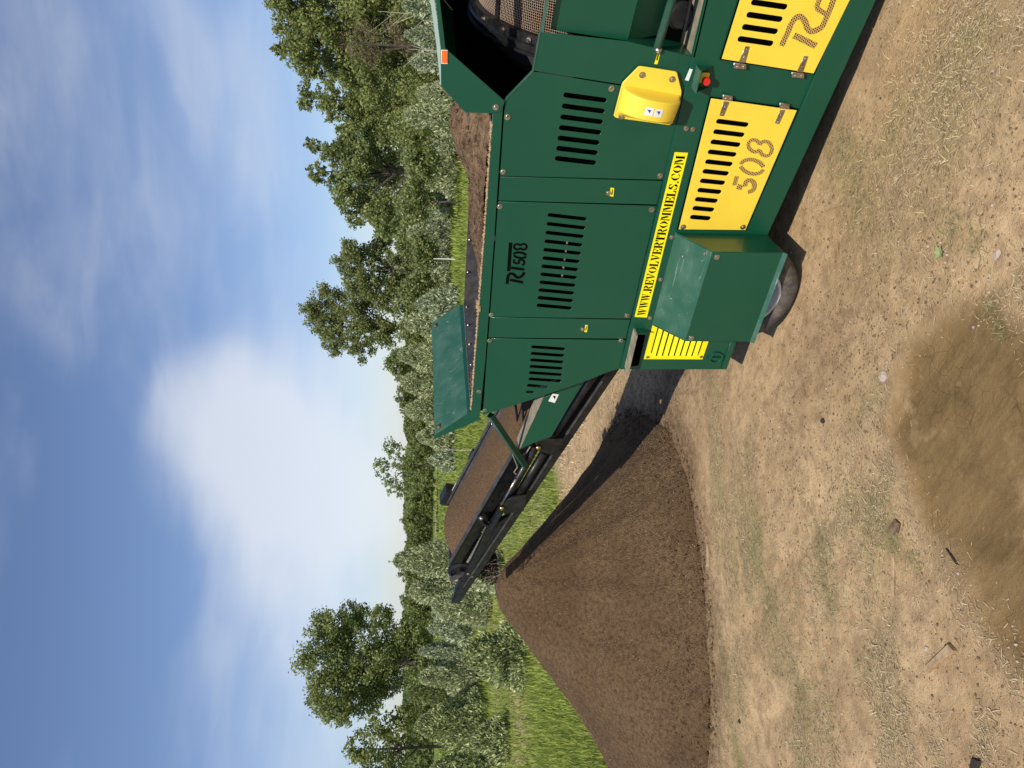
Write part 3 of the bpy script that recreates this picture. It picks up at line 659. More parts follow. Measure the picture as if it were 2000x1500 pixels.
tree('broad_tree', 'tallest broad tree over the drum opening, at the right end of the tree line', 'tree', 46, 1430, 860,
     [(1393, 550, 19), (1390, 592, 38), (1355, 602, 30), (1440, 572, 38), (1482, 562, 36), (1430, 622, 50), (1490, 632, 50), (1362, 662, 40), (1545, 560, 60), (1335, 722, 45), (1400, 722, 50), (1480, 722, 55), (1550, 680, 60), (1440, 790, 50), (1520, 790, 50), (1400, 660, 45), (1450, 690, 45), (1380, 770, 42), (1480, 780, 50)], M['leaf_mid'], 4.8, 3.2, 18, clump=.27)
tree('dead_brush', 'brown leafless brush tangled in front of the tallest right hand tree', 'brush', 43, 1410, 860,
     [(1410, 690, 34), (1435, 712, 26), (1380, 715, 24), (1405, 735, 26)], M['twig_brown'], 9, 2.2, 19, clump=.4, aspect=.09)
tree('dead_brush', 'smaller rusty brown brush low beside the leafless tangle', 'brush', 42, 1450, 860,
     [(1445, 768, 22), (1425, 782, 18), (1400, 800, 18)], M['twig_brown'], 8, 2.0, 20, clump=.4, aspect=.12)
mid = [(1250, 800, 36, 'rounded green bush under the narrow topped tree', 'leaf_mid'), (1335, 805, 38, 'green bush under the left edge of the tallest right hand tree', 'leaf_mid'), (1105, 800, 34, 'dark bush under the jagged maple', 'leaf_dark'),
       (1010, 812, 30, 'olive bush below the lower olive tree', 'leaf_olive'), (930, 808, 32, 'olive bush between the two olive trees', 'leaf_olive'), (858, 798, 30, 'green bush below the tall round olive tree', 'leaf_mid'),
       (1180, 812, 34, 'dark bush right behind the soil heap', 'leaf_dark'), (1410, 825, 36, 'shaded bush below the leafless tangle', 'leaf_dark'), (1495, 820, 40, 'bush at the far right end of the tree line', 'leaf_mid')]
for i, (u, v, rr2, lb, mm) in enumerate(mid):
    tree('bush', lb, 'bush', 56 if u < 1040 else 44, u, 860, [(u, v, rr2), (u-rr2*.7, v+12, rr2*.7), (u+rr2*.7, v+10, rr2*.7), (u, v+26, rr2*.9)], M[mm], 5.2, 2.4, 40+i, trunk=True)
far = [(790, 768, 26, 'small round green tree left of the tall round olive tree'), (725, 786, 25, 'small grey green tree behind the raised hopper board'), (685, 800, 20, 'low tree at the left corner of the hopper board'),
       (655, 808, 18, 'low bushy tree just right of the airy tree'), (478, 802, 26, 'dark rounded far tree left of the tan field strip'), (432, 806, 24, 'far tree right behind the silvery pointed shrub'), (330, 800, 26, 'far round tree next to the largest rounded tree'),
       (300, 812, 22, 'far low tree at the foot of the largest rounded tree'), (382, 796, 22, 'far tree behind the left side of the silvery pointed shrub'), (520, 812, 20, 'far low tree above the tan field strip'), (560, 816, 20, 'far tree under the left edge of the airy tree'), (610, 816, 20, 'far tree under the airy tree'), (120, 818, 26, 'far tree behind the dark spruces at the left')]
for i, (u, v, rr2, lb) in enumerate(far):
    tree('distant_tree', lb, 'tree', 105, u, 855, [(u, v, rr2*.8), (u-rr2*.6, v+10, rr2*.75), (u+rr2*.6, v+9, rr2*.75), (u, v+20, rr2*.9), (u-rr2, v+25, rr2*.5), (u+rr2, v+25, rr2*.5)], M['needle_far'], 3.8, 2.6, 60+i, clump=.3, group=None)
# a wood far behind reads as one mass
r_ = np.random.default_rng(9); n = 95000; u = -300+2200*r_.random(n); d = 150+60*r_.random(n)
top = 800-16*fbm(u/45+5, d*0, 3, 13)-105*sstep(1010, 1100, u)-14*np.sin(u/31)*(u > 1050); dirs = FP*fw[None]+(u-750)[:, None]*rt[None]+178*up[None]; dirs /= np.hypot(dirs[:, 0], dirs[:, 1])[:, None]
hmax = CH+(822-top)/1510*d; P = np.stack([dirs[:, 0]*d, dirs[:, 1]*d, hmax*r_.random(n)**.8], -1)
V, F = leaf_quads(P, .75*(.6+.8*r_.random(n)), r_, aspect=.8); me = npmesh('far_woods', V, F); set_attr(me, 'tint', np.repeat(np.clip(fbm(u/20, d/10, 2, 3)*1.1, 0, 1)*.6+.3*r_.random(n), 4))
tag(link('far_woods', me, M['needle_far']), 'continuous far wood along the horizon behind the shrubs', 'woods', kind='stuff')

sh = [  # dist, u, vtop, half width, kind, n, label
 (17.5, 215, 905, 62, 'needle_dark', 3600, 'nearest bushy spruce with pale upright tips, left of the pile top'),
 (33, 272, 838, 34, 'needle_blue', 2200, 'grey spruce just right of the nearest bushy spruce'),
 (34, 228, 818, 26, 'needle_blue', 1700, 'slim grey spruce under the largest rounded tree'),
 (30, 178, 820, 36, 'leaf_silver', 2200, 'pale brownish bush behind the nearest bushy spruce'),
 (29, 82, 812, 56, 'needle_dark', 3600, 'wide dark spruce near the left end of the row'),
 (22, 48, 925, 44, 'needle_dark', 2200, 'low dark spruce standing in the grass at far left'),
 (27, -5, 840, 40, 'needle_dark', 2400, 'dark spruce cut off at the left end of the row'),
 (38, 145, 800, 30, 'leaf_olive', 1500, 'olive brown shrub between the dark spruces and pale bush'),
 (30, 405, 768, 42, 'leaf_silver', 3800, 'tall silvery pointed shrub above the conveyor tip'),
 (32, 345, 800, 40, 'leaf_silver', 3200, 'silvery shrub left of the tall pointed one'),
 (26, 318, 845, 46, 'leaf_silver', 3200, 'pale green shrub right behind the conveyor tip'),
 (22, 378, 905, 40, 'leaf_silver', 2400, 'short pale shrub seen below the conveyor tip'),
 (40, 300, 845, 30, 'needle_blue', 1800, 'small blue grey spruce behind the pale shrub at the conveyor tip'),
 (50, 600, 838, 26, 'needle_blue', 1500, 'small spruce behind the far conveyor rail'),
 (50, 648, 815, 30, 'leaf_silver', 1800, 'silvery shrub left of the hopper board corner'),
 (56, 700, 792, 34, 'leaf_silver', 2400, 'silvery shrub behind the near corner of the hopper board'),
 (56, 752, 782, 36, 'leaf_silver', 2400, 'silvery shrub behind the left half of the hopper board'),
 (55, 806, 776, 38, 'leaf_silver', 2600, 'silvery shrub behind the middle of the hopper board'),
 (54, 868, 790, 38, 'leaf_silver', 2600, 'silvery shrub behind the right half of the hopper board'),
 (47, 905, 812, 38, 'needle_blue', 2600, 'blue spruce leaning over the right edge of the hopper board'),
 (60, 950, 800, 34, 'leaf_silver', 2000, 'grey shrub right of the leaning blue spruce'),
 (60, 985, 812, 34, 'needle_blue', 2200, 'blue spruce beside the thin white stake'),
 (60, 1045, 796, 36, 'needle_blue', 2400, 'grey blue spruce right of the thin white stake'),
 (58, 1108, 798, 40, 'needle_blue', 2600, 'broad blue grey spruce above the rubber strip'),
 (50, 1165, 790, 42, 'leaf_silver', 3000, 'silver shrub right behind the soil heap'),
 (50, 1222, 800, 38, 'needle_blue', 2600, 'blue grey spruce behind the peak of the soil heap'),
 (36, 1272, 790, 38, 'leaf_silver', 2600, 'silvery green shrub above the green corner plate'),
 (34, 1318, 812, 30, 'leaf_silver', 2000, 'green grey shrub left of the white boulder'),
 (36, 1380, 800, 34, 'needle_blue', 2400, 'blue grey spruce right of the white boulder'),
 (35, 1432, 790, 34, 'needle_blue', 2400, 'spruce behind the pale dead sapling'),
 (34, 1488, 785, 40, 'needle_blue', 2600, 'blue grey spruce at the right edge above the hood')]
for i, (dist, u, vt, hw, kd, n, lb) in enumerate(sh):
    isn = kd.startswith('needle'); conifer('spruce' if isn else 'shrub', lb, 'spruce' if isn else 'shrub', dist, u, vt, hw*1.12, M[kd], 200+i, n=int(n*3.0), leafpx=(6.2 if dist > 25 else 7.5), taper=.55 if isn else .42, spire=(i in (8, 20)), fullness=.35, upw=.9, group='shrubs and spruces along the meadow')
# dead saplings, stake, boulder
def sapling(u, d, h, label, seed):
    r = random.Random(seed); x, y = at_dist(u, d); b = B(); b.tube([(x, y, 0), (x+.02, y, h*.5), (x+.06*h*.3, y, h)], [.028, .02, .008], 6)
    for k in range(5):
        z0 = h*(.35+.12*k); a = r.random()*6.28; l = h*.22; b.tube([(x+.02, y, z0), (x+math.cos(a)*l*.6, y+math.sin(a)*l*.6, z0+l*.7), (x+math.cos(a)*l, y+math.sin(a)*l, z0+l*1.2)], [.012, .009, .004], 5)
    return tag(b.build('dead_sapling', M['birch'], origin=(x, y, 0)), label, 'sapling')
sapling(1400, 30, 2.7, 'pale leafless sapling behind the orange reflector', 1)
sapling(620, 34, 1.7, 'bare pale sapling behind the far conveyor rail', 2)
sapling(1470, 38, 4.2, 'bent pale dead trunk in front of the tallest right hand tree', 3)
x, y = at_dist(995, 50); tag(B().tube([(x, y, 0), (x+.01, y, .8), (x, y, 1.5)], [.04, .035, .03], 8).build('stake', M['white'], origin=(x, y, 0)), 'thin white stake standing in the grass behind the hopper', 'stake')
x, y = at_dist(1348, 32); b = B(); b.sphere((x, y, .95), .30, (1, .8, 1.2), 10, 8)
for v in b.bm.verts: v.co += Vector((random.uniform(-.04, .04), random.uniform(-.04, .04), random.uniform(-.04, .04)))
b.cyl((x, y, 0), (x, y, .75), .26, .22, 9)
tag(b.build('boulder', M['rim'], origin=(x, y, 0)), 'white boulder between shrubs behind the green corner plate', 'boulder')

# ================================================================== THE SCREENING MACHINE
Y0 = 3.92                                    # its near side stands at this depth
mc = empty('trommel_screener', (-2.4, 4.7, 0), 'dark green trommel screening machine with yellow doors and a raised discharge conveyor', 'screening machine')
def Aq(y): return 890.5+.0721*(1500-y)
def Cq(y): return 1029.6+.2326*(1500-y)
GR, GD, YL, BK = M['green'], M['green_dusty'], M['yellow'], M['black']
# --- the three vented panels, the plate beside the drum opening, the posts between them
holes1 = slots((1100.5, 185.1, 1184.5, 196.5), (1084, 309, 1164, 318.6), 7, 9.6, 9.6, Y0)
p1 = sheet('side_panel', [SP([(Aq(343)+2.5, 343.5), (1296, 351.5), (1337, 187), (1042.5, 140.5), (986.5, 197)], Y0)], Y0, .006, GR, mc, holes1)
holes2 = slots((1070, 419.5, 1145.7, 428.3), (1048.3, 596, 1116.3, 602.3), 12, 7.0, 6.6, Y0)
p2 = sheet('side_panel', [SP([(Aq(394)+2.5, 394), (Cq(402)-2, 402), (Cq(622)-2, 622.6), (Aq(619)+2.5, 618.6)], Y0)], Y0, .006, GR, mc, holes2)
h3 = slots((1037.7, 677.3, 1103.3, 682), (1031.5, 752, 1094.7, 756.4), 7, 5.8, 5.6, Y0)[:6]
h3 += [slot(1029.3, 752.4, 1071, 756, 5.4, Y0), slot(1027.3, 765, 1042.7, 766.4, 5.2, Y0)]
p3 = sheet('side_panel', [SP([(Aq(661)+2.5, 661.5), (Cq(664)-2, 664), (1211, 720), (1186.7, 727), (1146.7, 743.5), (1060, 773.5), (943, 811)], Y0)], Y0, .006, GR, mc, h3)
p4 = sheet('end_panel', [SP([(1042.5, 138), (1337, 184.5), (1353, 111), (1226, 81), (1055.5, 62.5)], Y0)], Y0, .006, GR, mc)
for a, b in (((345.5, 353.5), (392, 400)), ((620.5, 624.5), (659.6, 662))):
    sheet('post', [SP([(Aq(a[0])+2.5, a[0]), (Cq(a[1])-2, a[1]), (Cq(b[1])-2, b[1]), (Aq(b[0])+2.5, b[0])], Y0)], Y0+.0015, .006, GR, mc)
# black sheet painting in the shade seen through the slots
sheet('slot_shade', [SP([(Aq(200)+3, 203), (1338, 186), (Cq(700)-4, 700), (1190, 716), (1060, 765), (950, 805)], Y0)], Y0+.075, .01, M['dark'], mc, bev=0)
b = B(); a_ = S(1108, 470, Y0+.05); c_ = S(1097, 542, Y0+.05); b.box(((a_[0]+c_[0])/2, Y0+.05, a_[1]), (abs(a_[0]-c_[0]), .01, .008)); b.build('inner_rail', M['dust'], mc)
# --- bolts on the panels
for p, lst in ((p1, [(991, 228), (982, 335.4), (1194, 172.5), (1288.6, 343)]), (p2, [(975.8, 402.8), (1272.7, 409), (959, 614.3), (1224.3, 616)]), (p3, [(955.7, 664.6), (1212.3, 664.6), (946.7, 801)])):
    for x, y in lst: bolt(p, x, y, Y0)
rail = sheet('top_rail', [SP([(963, 209), (955, 350), (948, 447), (921, 803), (937, 812), (Aq(700), 700), (Aq(450), 450), (982, 211)], Y0)], Y0-.008, .045, GR, mc)
for x, y in ((935, 764.3),): bolt(rail, x, y, Y0-.008)
# --- dark core that closes the body: floor, far side, ends
xL, xR = S(1226, 718, Y0)[0], .9
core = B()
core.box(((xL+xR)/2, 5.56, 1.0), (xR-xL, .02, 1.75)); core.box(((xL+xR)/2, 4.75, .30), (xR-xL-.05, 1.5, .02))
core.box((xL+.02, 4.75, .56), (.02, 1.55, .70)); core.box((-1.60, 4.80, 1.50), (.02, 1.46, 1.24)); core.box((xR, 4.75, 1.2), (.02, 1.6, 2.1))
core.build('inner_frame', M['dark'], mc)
sheet('far_side', [[(-3.39, .17), (-3.39, .90), (-3.80, 1.80), (-1.70, 1.80), (-1.50, 2.10), (-.5, 2.15), (.9, 2.15), (.9, .1)]], 5.60, .008, GR, mc)
# --- chassis, bottom beam
YC = Y0-.014
ch = sheet('chassis', [SP([(1211, 721), (Cq(0), 0), (Cq(-150), -150), (1780, -150), (1711, 0), (1500.5, 456), (1437.6, 668), (1419, 721.6), (1216, 721.6)], YC)], YC, .03, GR, mc)
sheet('bottom_beam', [SP([(1718, -150), (1655, 0), (1568, 204), (1459, 449), (1500.5, 456), (1711, 0), (1780, -150)], YC-.014)], YC-.014, .012, GR, mc)
sheet('rear_beam', [SP([(1408.5, 721.6), (1428, 668), (1437.8, 668), (1419.3, 721.6)], YC-.012)], YC-.012, .011, GR, mc)
for x, y in ((1340, 250.5), (1353, 252), (1290, 545.7), (1269.3, 620.7), (1311.7, 463)): bolt(ch, x, y, YC, .012)
# ledge plate at the tail end; a dark sheet paints in its cast shadow
a_ = S(1236, 641, YC); c_ = S(1222, 716, YC)
b = B(); b.box(((a_[0]+c_[0])/2, YC-.04, a_[1]-.01), (a_[0]-c_[0], .08, .012)); b.build('ledge', M['dust'], mc)
b = B(); b.box((a_[0]-.003, YC-.03, a_[1]-.05), (.006, .055, .07)); b.build('ledge_bracket', GR, mc)
sheet('ledge_shadow', [SP([(1243, 646), (1262, 649), (1247, 714), (1228, 716)], YC-.001)], YC-.0015, .001, M['dark'], mc, bev=0)
# --- recess under the drum opening
zl = S(1352.8, 110, Y0)[1]; xl = S(1352.8, 110, Y0)[0]
b = B(); b.prism([(xl, YC, zl), (1.0, YC, zl), (1.0, Y0+.19, zl), (xl, Y0+.19, zl)], (0, 0, -.008)); b.build('recess_ledge', M['dust'], mc)
QY = Y0+.05
q = sheet('recess_panel', [SP([(1075, 57.5), (1226, 80), (1246, 0), (1283, -150), (1114, -150), (1086, 0)], QY)], QY, .006, GR, mc)
e0 = S(1226, 80, QY); e1 = S(1283, -150, QY)
b = B(); b.prism([(e0[0], QY, e0[1]), (e1[0], QY, e1[1]), (e1[0], QY+.13, e1[1]-.20), (e0[0], QY+.13, e0[1]-.20)], (0, .006, 0)); b.build('recess_slope', GR, mc)
b = B(); k0 = S(1228, 82, Y0); k1 = S(1352, 110, Y0); b.prism([(k0[0], Y0+.006, k0[1]), (k1[0], Y0+.006, k1[1]), (k1[0], Y0+.3, k1[1]), (k0[0], Y0+.3, k0[1])], (-.005, 0, 0)); b.build('recess_side', GR, mc)
b = B(); b.box((-.14, Y0+.20, 1.12), (2.4, .01, .62)); b.build('recess_back', M['dark'], mc)
t0 = S(1284, 93, Y0-.0); t1 = S(1312, 0, Y0); dx_ = (t1[0]-t0[0]); sl_ = (t1[1]-t0[1])/dx_
b = B(); b.cyl((t0[0], Y0-.002, t0[1]), (t0[0]+1.6, Y0-.002, t0[1]+1.6*sl_), .021, n=20); b.build('tube', GD, mc, smooth=True)
b = B(); b.sphere((t0[0]-.01, Y0-.004, t0[1]-.005), .02); b.build('tube_end', M['steel'], mc, smooth=True)
b = B(); k = S(1325, 25, Y0+.2); b.lathe((k[0], Y0+.25, k[1]), [(.07, -.06), (.07, -.10), (.055, -.12), (0.001, -.12)], 'Y', 28); b.build('hub', BK, mc)
b = B(); k0 = S(1331, 84, Y0+.12); b.box((k0[0]+.8, Y0+.12, k0[1]), (1.6, .012, .012)); b.build('inner_rod', M['rubber'], mc)
# --- corner plate, reflector, hood
YH = Y0-.012
hp = sheet('corner_plate', [SP([(848, -30), (860.5, 93), (861.5, 168), (909, 220), (961.6, 221.6), (980, 218), (986, 197.5), (870, 94.5), (859, 0), (842, -150), (829, -150)], YH)], YH, .012, GR, mc)
bolt(hp, 968, 209, YH)
sheet('reflector_frame', [SP([(861.3, 97.5), (874.4, 97.8), (874.2, 124.9), (861.8, 124.6)], YH-.004)], YH-.004, .003, M['white'], hp, bev=0)
sheet('reflector', [SP([(862.6, 99), (873, 99.2), (872.8, 123.5), (863, 123.2)], YH-.008)], YH-.008, .004, M['orange'], mc, bev=.001)
h0 = S(860.5, 93, YH); h1 = S(829, -150, YH); h2 = S(861.5, 168, YH); h3_ = S(909, 220, YH)
hx = h1
b = B(); b.prism([(h0[0]-.02, YH+.012, h0[1]), (h0[0]+.05, YH+.012, h0[1]+.003), (h0[0]+.05, 5.58, h0[1]+.003), (h0[0]-.02, 5.58, h0[1])], (0, 0, -.006)); b.build('hood_roof', GD, mc)
b = B(); b.prism([(h0[0], YH, h0[1]), (h1[0], YH, h1[1]), (h1[0], YH+.035, h1[1]+.024), (h0[0], YH+.035, h0[1]+.020)], (0, .003, 0)); b.prism([(h2[0], YH, h2[1]), (h0[0], YH, h0[1]), (h0[0], YH+.035, h0[1]+.020), (h2[0], YH+.03, h2[1]+.004)], (0, .003, 0)); b.build('hood_lip', M['pale'], mc)
b = B(); b.prism([(h0[0], YH+.012, h0[1]), (h2[0], YH+.012, h2[1]), (h2[0], 5.58, h2[1]), (h0[0], 5.58, h0[1])], (0, 0, -.006))
b.prism([(h2[0], YH+.012, h2[1]), (h3_[0], YH+.012, h3_[1]), (h3_[0], 5.58, h3_[1]), (h2[0], 5.58, h2[1])], (.006, 0, 0)); b.build('hood_end', GR, mc)
b = B(); b.prism([(h3_[0], 5.54, h3_[1]-.01), (h2[0], 5.54, h2[1]-.01), (h0[0], 5.54, h0[1]-.01), (h1[0], 5.54, h1[1]-.01), (h1[0], 5.54, 1.0), (h3_[0], 5.54, 1.0)], (0, .01, 0)); b.build('hood_back', M['dark'], mc)
r0, r1 = S(1056, 62, Y0), S(1067, 0, Y0); sl2 = (r1[1]-r0[1])/(r1[0]-r0[0])
b = B(); b.prism([(r0[0], Y0-.004, r0[1]), (r0[0]+2, Y0-.004, r0[1]+2*sl2), (r0[0]+2, Y0+.03, r0[1]+2*sl2), (r0[0], Y0+.03, r0[1])], (0, 0, -.012)); b.build('opening_sill', GD, mc)
r2, r3, r4 = S(986, 197.5, Y0), S(1042, 139.5, Y0), r0
b = B()
for (p_, q_) in ((r2, r3), (r3, r4)): b.prism([(p_[0], Y0-.003, p_[1]), (q_[0], Y0-.003, q_[1]), (q_[0], Y0+.02, q_[1]), (p_[0], Y0+.02, p_[1])], (0, 0, .006))
b.build('opening_lip', GD, mc)
# --- the drum: flange ring, wire screen, bars, inlet shell
DC = (-1.35, 4.78, 1.18); dr = empty('drum', (0, 0, 0), None, None); dr.parent = mc; dr.location = Vector(DC)-mc.location
def dring(prof, name, m_, n=90, a0=30, a1=158):      # the upper arc of the drum; the rest is closed in by the body
    b = B(); rings = []
    for r_2, h_2 in prof:
        rings.append([b.bm.verts.new((DC[0]+h_2, DC[1]+r_2*math.cos(R(a0+(a1-a0)*k/n)), DC[2]+r_2*math.sin(R(a0+(a1-a0)*k/n)))) for k in range(n+1)])
    for p_2, q_2 in zip(rings, rings[1:]):
        for k in range(n): b.bm.faces.new((p_2[k], p_2[k+1], q_2[k+1], q_2[k]))
    return b.build(name, m_, dr, smooth=False)
dring([(.79, -.01), (.845, -.01), (.845, .004), (.83, .012), (.83, .055), (.80, .055), (.79, .06)], 'flange_ring', BK)
dring([(.845, -.045), (.85, -.045), (.85, -.03), (.838, -.028), (.838, -.012)], 'flange_ring', BK)
dring([(.62, -.235), (.70, -.16), (.80, -.012), (.79, -.012)], 'inlet_shell', M['shell'])
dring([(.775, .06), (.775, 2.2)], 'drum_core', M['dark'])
th0, th1, cell = R(80), R(154), .0125; nth = int((th1-th0)*.795/cell); nxx = 62
th = np.linspace(th0, th1, nth); xs = DC[0]+.058+cell*np.arange(nxx)
TH, XS = np.meshgrid(th, xs, indexing='ij'); wig = .0016*(-1)**(np.add.outer(np.arange(nth), np.arange(nxx)))
V = np.stack([XS, DC[1]+(.795+wig)*np.cos(TH), DC[2]+(.795+wig)*np.sin(TH)], -1); idx = np.arange(nth*nxx).reshape(nth, nxx)
F = np.stack([idx[:-1, :-1], idx[1:, :-1], idx[1:, 1:], idx[:-1, 1:]], -1).reshape(-1, 4)
ws = link('wire_screen', npmesh('wire_screen', V, F), M['mesh'], dr); md = ws.modifiers.new('wire', 'WIREFRAME'); md.thickness = .0034; md.use_replace = True; md.use_even_offset = False
t = R(118); b = B(); b.box((DC[0]+.85, DC[1]+.80*math.cos(t), DC[2]+.80*math.sin(t)), (1.6, .03, .02), Matrix.Rotation(t-math.pi/2, 3, 'X')); b.build('drum_bar', BK, dr)
for t in (112, 125, 138, 151):
    t = R(t); b = B(); c_ = Vector((DC[0]+.03, DC[1]+.832*math.cos(t), DC[2]+.832*math.sin(t))); n_ = Vector((0, math.cos(t), math.sin(t)))
    b.cyl(c_, c_+n_*.008, .016, n=14); b.cyl(c_+n_*.008, c_+n_*.022, .010, .009, n=6); b.build('bolt', M['steel'], dr)
# --- hopper: end board, rubber liner, far wall
f0 = S(912.6, 806, Y0+.01); f1 = S(849, 850, Y0); g0 = S(897, 596, 5.2); g1 = S(843, 630, 5.2)
b = B(); b.prism([(f0[0], Y0, f0[1]), (f1[0], Y0, f1[1]), (g1[0], 5.2, g1[1]), (g0[0], 5.2, g0[1])], (-.004, 0, -.005)); hb = b.build('hopper_board', GD, mc)
s0 = S(925, 800, Y0); s1 = S(937, 812, Y0); s2 = S(852, 853, Y0)
b = B(); b.prism([(s0[0], Y0-.006, s0[1]), (f1[0]+.0, Y0-.006, f1[1]), (S(846, 853, Y0)[0]-.02, Y0-.006, S(846, 853, Y0)[1]-.005), (s1[0]-.03, Y0-.006, s1[1]-.01)], (0, .006, 0)); b.build('board_flange', GR, hb)
for (P_, ) in (((f1[0]+.035, Y0+.05, f1[1]-.028),), ((g1[0]+.03, 5.12, g1[1]-.03),)):
    b = B(); b.cyl(P_, Vector(P_)+Vector((.012, 0, .012)), .02, .014, n=14); b.build('bolt', M['brass'], hb)
EX = max(f0[0], g0[0])+.0
b = B(); b.prism([(f0[0], Y0+.01, f0[1]), (g0[0], 5.2, g0[1]), (g0[0]+.04, 5.2, 1.80), (f0[0]+.04, Y0+.01, 1.80)], (-.006, 0, 0)); b.build('hopper_end', GR, mc)
b = B(); b.prism([(f0[0]+.030, Y0+.04, 1.945), (g0[0]+.030, 5.18, 1.945), (g0[0]+.085, 5.18, 1.80), (f0[0]+.085, Y0+.04, 1.80)], (.006, 0, 0))
b.prism([(g0[0]+.03, 5.185, 1.945), (-1.9, 5.185, 1.94), (-1.9, 5.185, 1.70), (g0[0]+.03, 5.185, 1.70)], (0, .008, 0)); b.build('rubber_liner', M['rubber'], mc)
b = B(); b.prism([(g0[0]+.02, 5.2, 1.94), (-1.62, 5.2, 1.935), (-1.62, 5.2, 1.3), (g0[0]+.02, 5.2, 1.3)], (0, .006, 0)); b.build('hopper_side', GR, mc)
b = B()
b.cyl((f0[0]+.034, Y0+.04, 1.948), (g0[0]+.034, 5.18, 1.948), .005, n=6); b.build('liner_edge', M['steel'], mc)
for k in range(5):
    yy = 4.15+.24*k; xx = f0[0]+(g0[0]-f0[0])*(yy-Y0)/(5.2-Y0)
    B().sphere((xx+.05, yy, 1.925), .011).build('bolt', M['steel'], mc, smooth=True)
for xx in (-3.45, -3.15, -2.85): B().sphere((xx, 5.178, 1.925), .011).build('bolt', M['steel'], mc, smooth=True)
# --- soil in the hopper
xa = np.arange(-3.76, -1.62, .014); ya = np.arange(Y0+.045, 5.17, .014); XX, YY = np.meshgrid(xa, ya, indexing='ij')
zz = 1.925+.20*np.exp(-((XX+1.98)/.30)**2-((YY-4.6)/.45)**2)+.05*np.exp(-((XX+2.62)/.25)**2)*np.exp(-((YY-4.7)/.4)**2)
zz = zz-.085*sstep(-2.75, -3.1, XX)*sstep(Y0+.06, Y0+.40, YY)-.16*sstep(-2.9, -3.3, XX)*sstep(Y0+.2, 5.0, YY)
zz = zz+.045*np.exp(-((XX+3.62)/.10)**2-((YY-4.12)/.14)**2)
zz = zz+.05*(fbm(XX*7, YY*7, 4, 81)-.5)+.02*(fbm(XX*30, YY*30, 2, 85)-.5); zz = np.where(YY < Y0+.06, zz.clip(None, 1.945), zz)
idx = np.arange(XX.size).reshape(XX.shape); F = np.stack([idx[:-1, :-1], idx[1:, :-1], idx[1:, 1:], idx[:-1, 1:]], -1).reshape(-1, 4)
tag(link('soil_heap', npmesh('soil_heap', np.stack([XX, YY, zz], -1), F), M['hopper_soil'], origin=(-2.6, 4.5, 1.9)), 'brown heap of raw lumpy soil filling the hopper of the machine', 'soil')
n = 2600; x = -3.7+1.9*rng.random(n); y = Y0+.03+1.1*rng.random(n)**1.6
i = np.clip(((x-xa[0])/.014).astype(int), 0, len(xa)-1); j = np.clip(((y-ya[0])/.014).astype(int), 0, len(ya)-1)
V, F = chunks(n, np.stack([x, y, zz[i, j]], -1), .004+.016*rng.random(n)**4, 6)
tag(link('soil_lumps', npmesh('soil_lumps', V, F), M['hopper_soil']), 'loose lumps of raw soil lying on the hopper load', 'soil lumps', kind='stuff')
n = 1500; x = -3.78+2.1*rng.random(n); y = Y0-.006+.045*rng.random(n); zr = np.interp(x, [S(921, 803, Y0)[0], S(948, 447, Y0)[0], S(955, 350, Y0)[0], S(963, 209, Y0)[0]], [S(921, 803, Y0)[1], S(948, 447, Y0)[1], S(955, 350, Y0)[1], S(963, 209, Y0)[1]])
V, F = chunks(n, np.stack([x, y, zr+.003], -1), .003+.010*rng.random(n)**3, 7)
tag(link('rim_dirt', npmesh('rim_dirt', V, F), M['wood']), 'pale dirt and chips lying along the hopper rim', 'dirt', kind='stuff')
b = B(); k = S(936, 597, Y0+.0)
for q_ in range(4): b.box((k[0]+.012*q_-.02, Y0+.0+.006*q_, k[1]+.006*(q_ % 2)), (.03, .03, .016), Matrix.Rotation(.5*q_, 3, 'Y'))
tag(b.build('wood_chip', M['wood'], origin=(k[0], Y0, k[1])), 'splintered wood chip caught on the hopper rim', 'wood chip')
# --- yellow doors
YD = YC-.016
def door(corners, hl, name='access_door'):
    c = np.array(corners, float); ce = c.mean(0)
    ring = SP([tuple(q) for q in corners], YD); cc = np.mean(ring, 0); big = [tuple(cc+(np.array(q)-cc)*1.0+np.sign(np.array(q)-cc)*.007) for q in ring]
    d = sheet(name, [ring], YD, .006, YL, mc, hl, bev=.001)
    sheet('door_gap_shade', [big], YD+.0075, .002, M['dark'], d, bev=0); return d  # black sheet painting shade into the gap and behind the slots
d1 = door([(1389.3, 192.7), (1325.7, 448), (1456, 449.4), (1556.5, 215.5)], slots((1399, 236.4, 1462, 244.5), (1348, 423.6, 1388.2, 427.2), 11, 9.6, 8.8, YD))
e1, e2 = (1450, 0), (1650, 0)
d2 = door([(1409.8, 115), (1589, 143.7), (1735, -150*1.02), (1493, -150)], slots((1441, 75.4, 1510.5, 85.8), (1467.3, 3.9, 1538, 14.3), 4, 11.4, 11.8, YD)+slots((1476.6, -21, 1548, -10), (1495.5, -76, 1568, -64), 3, 12, 12.4, YD))
for x, y in ((1333.6, 442.7), (1450.5, 443)): bolt(d1, x, y, YD)
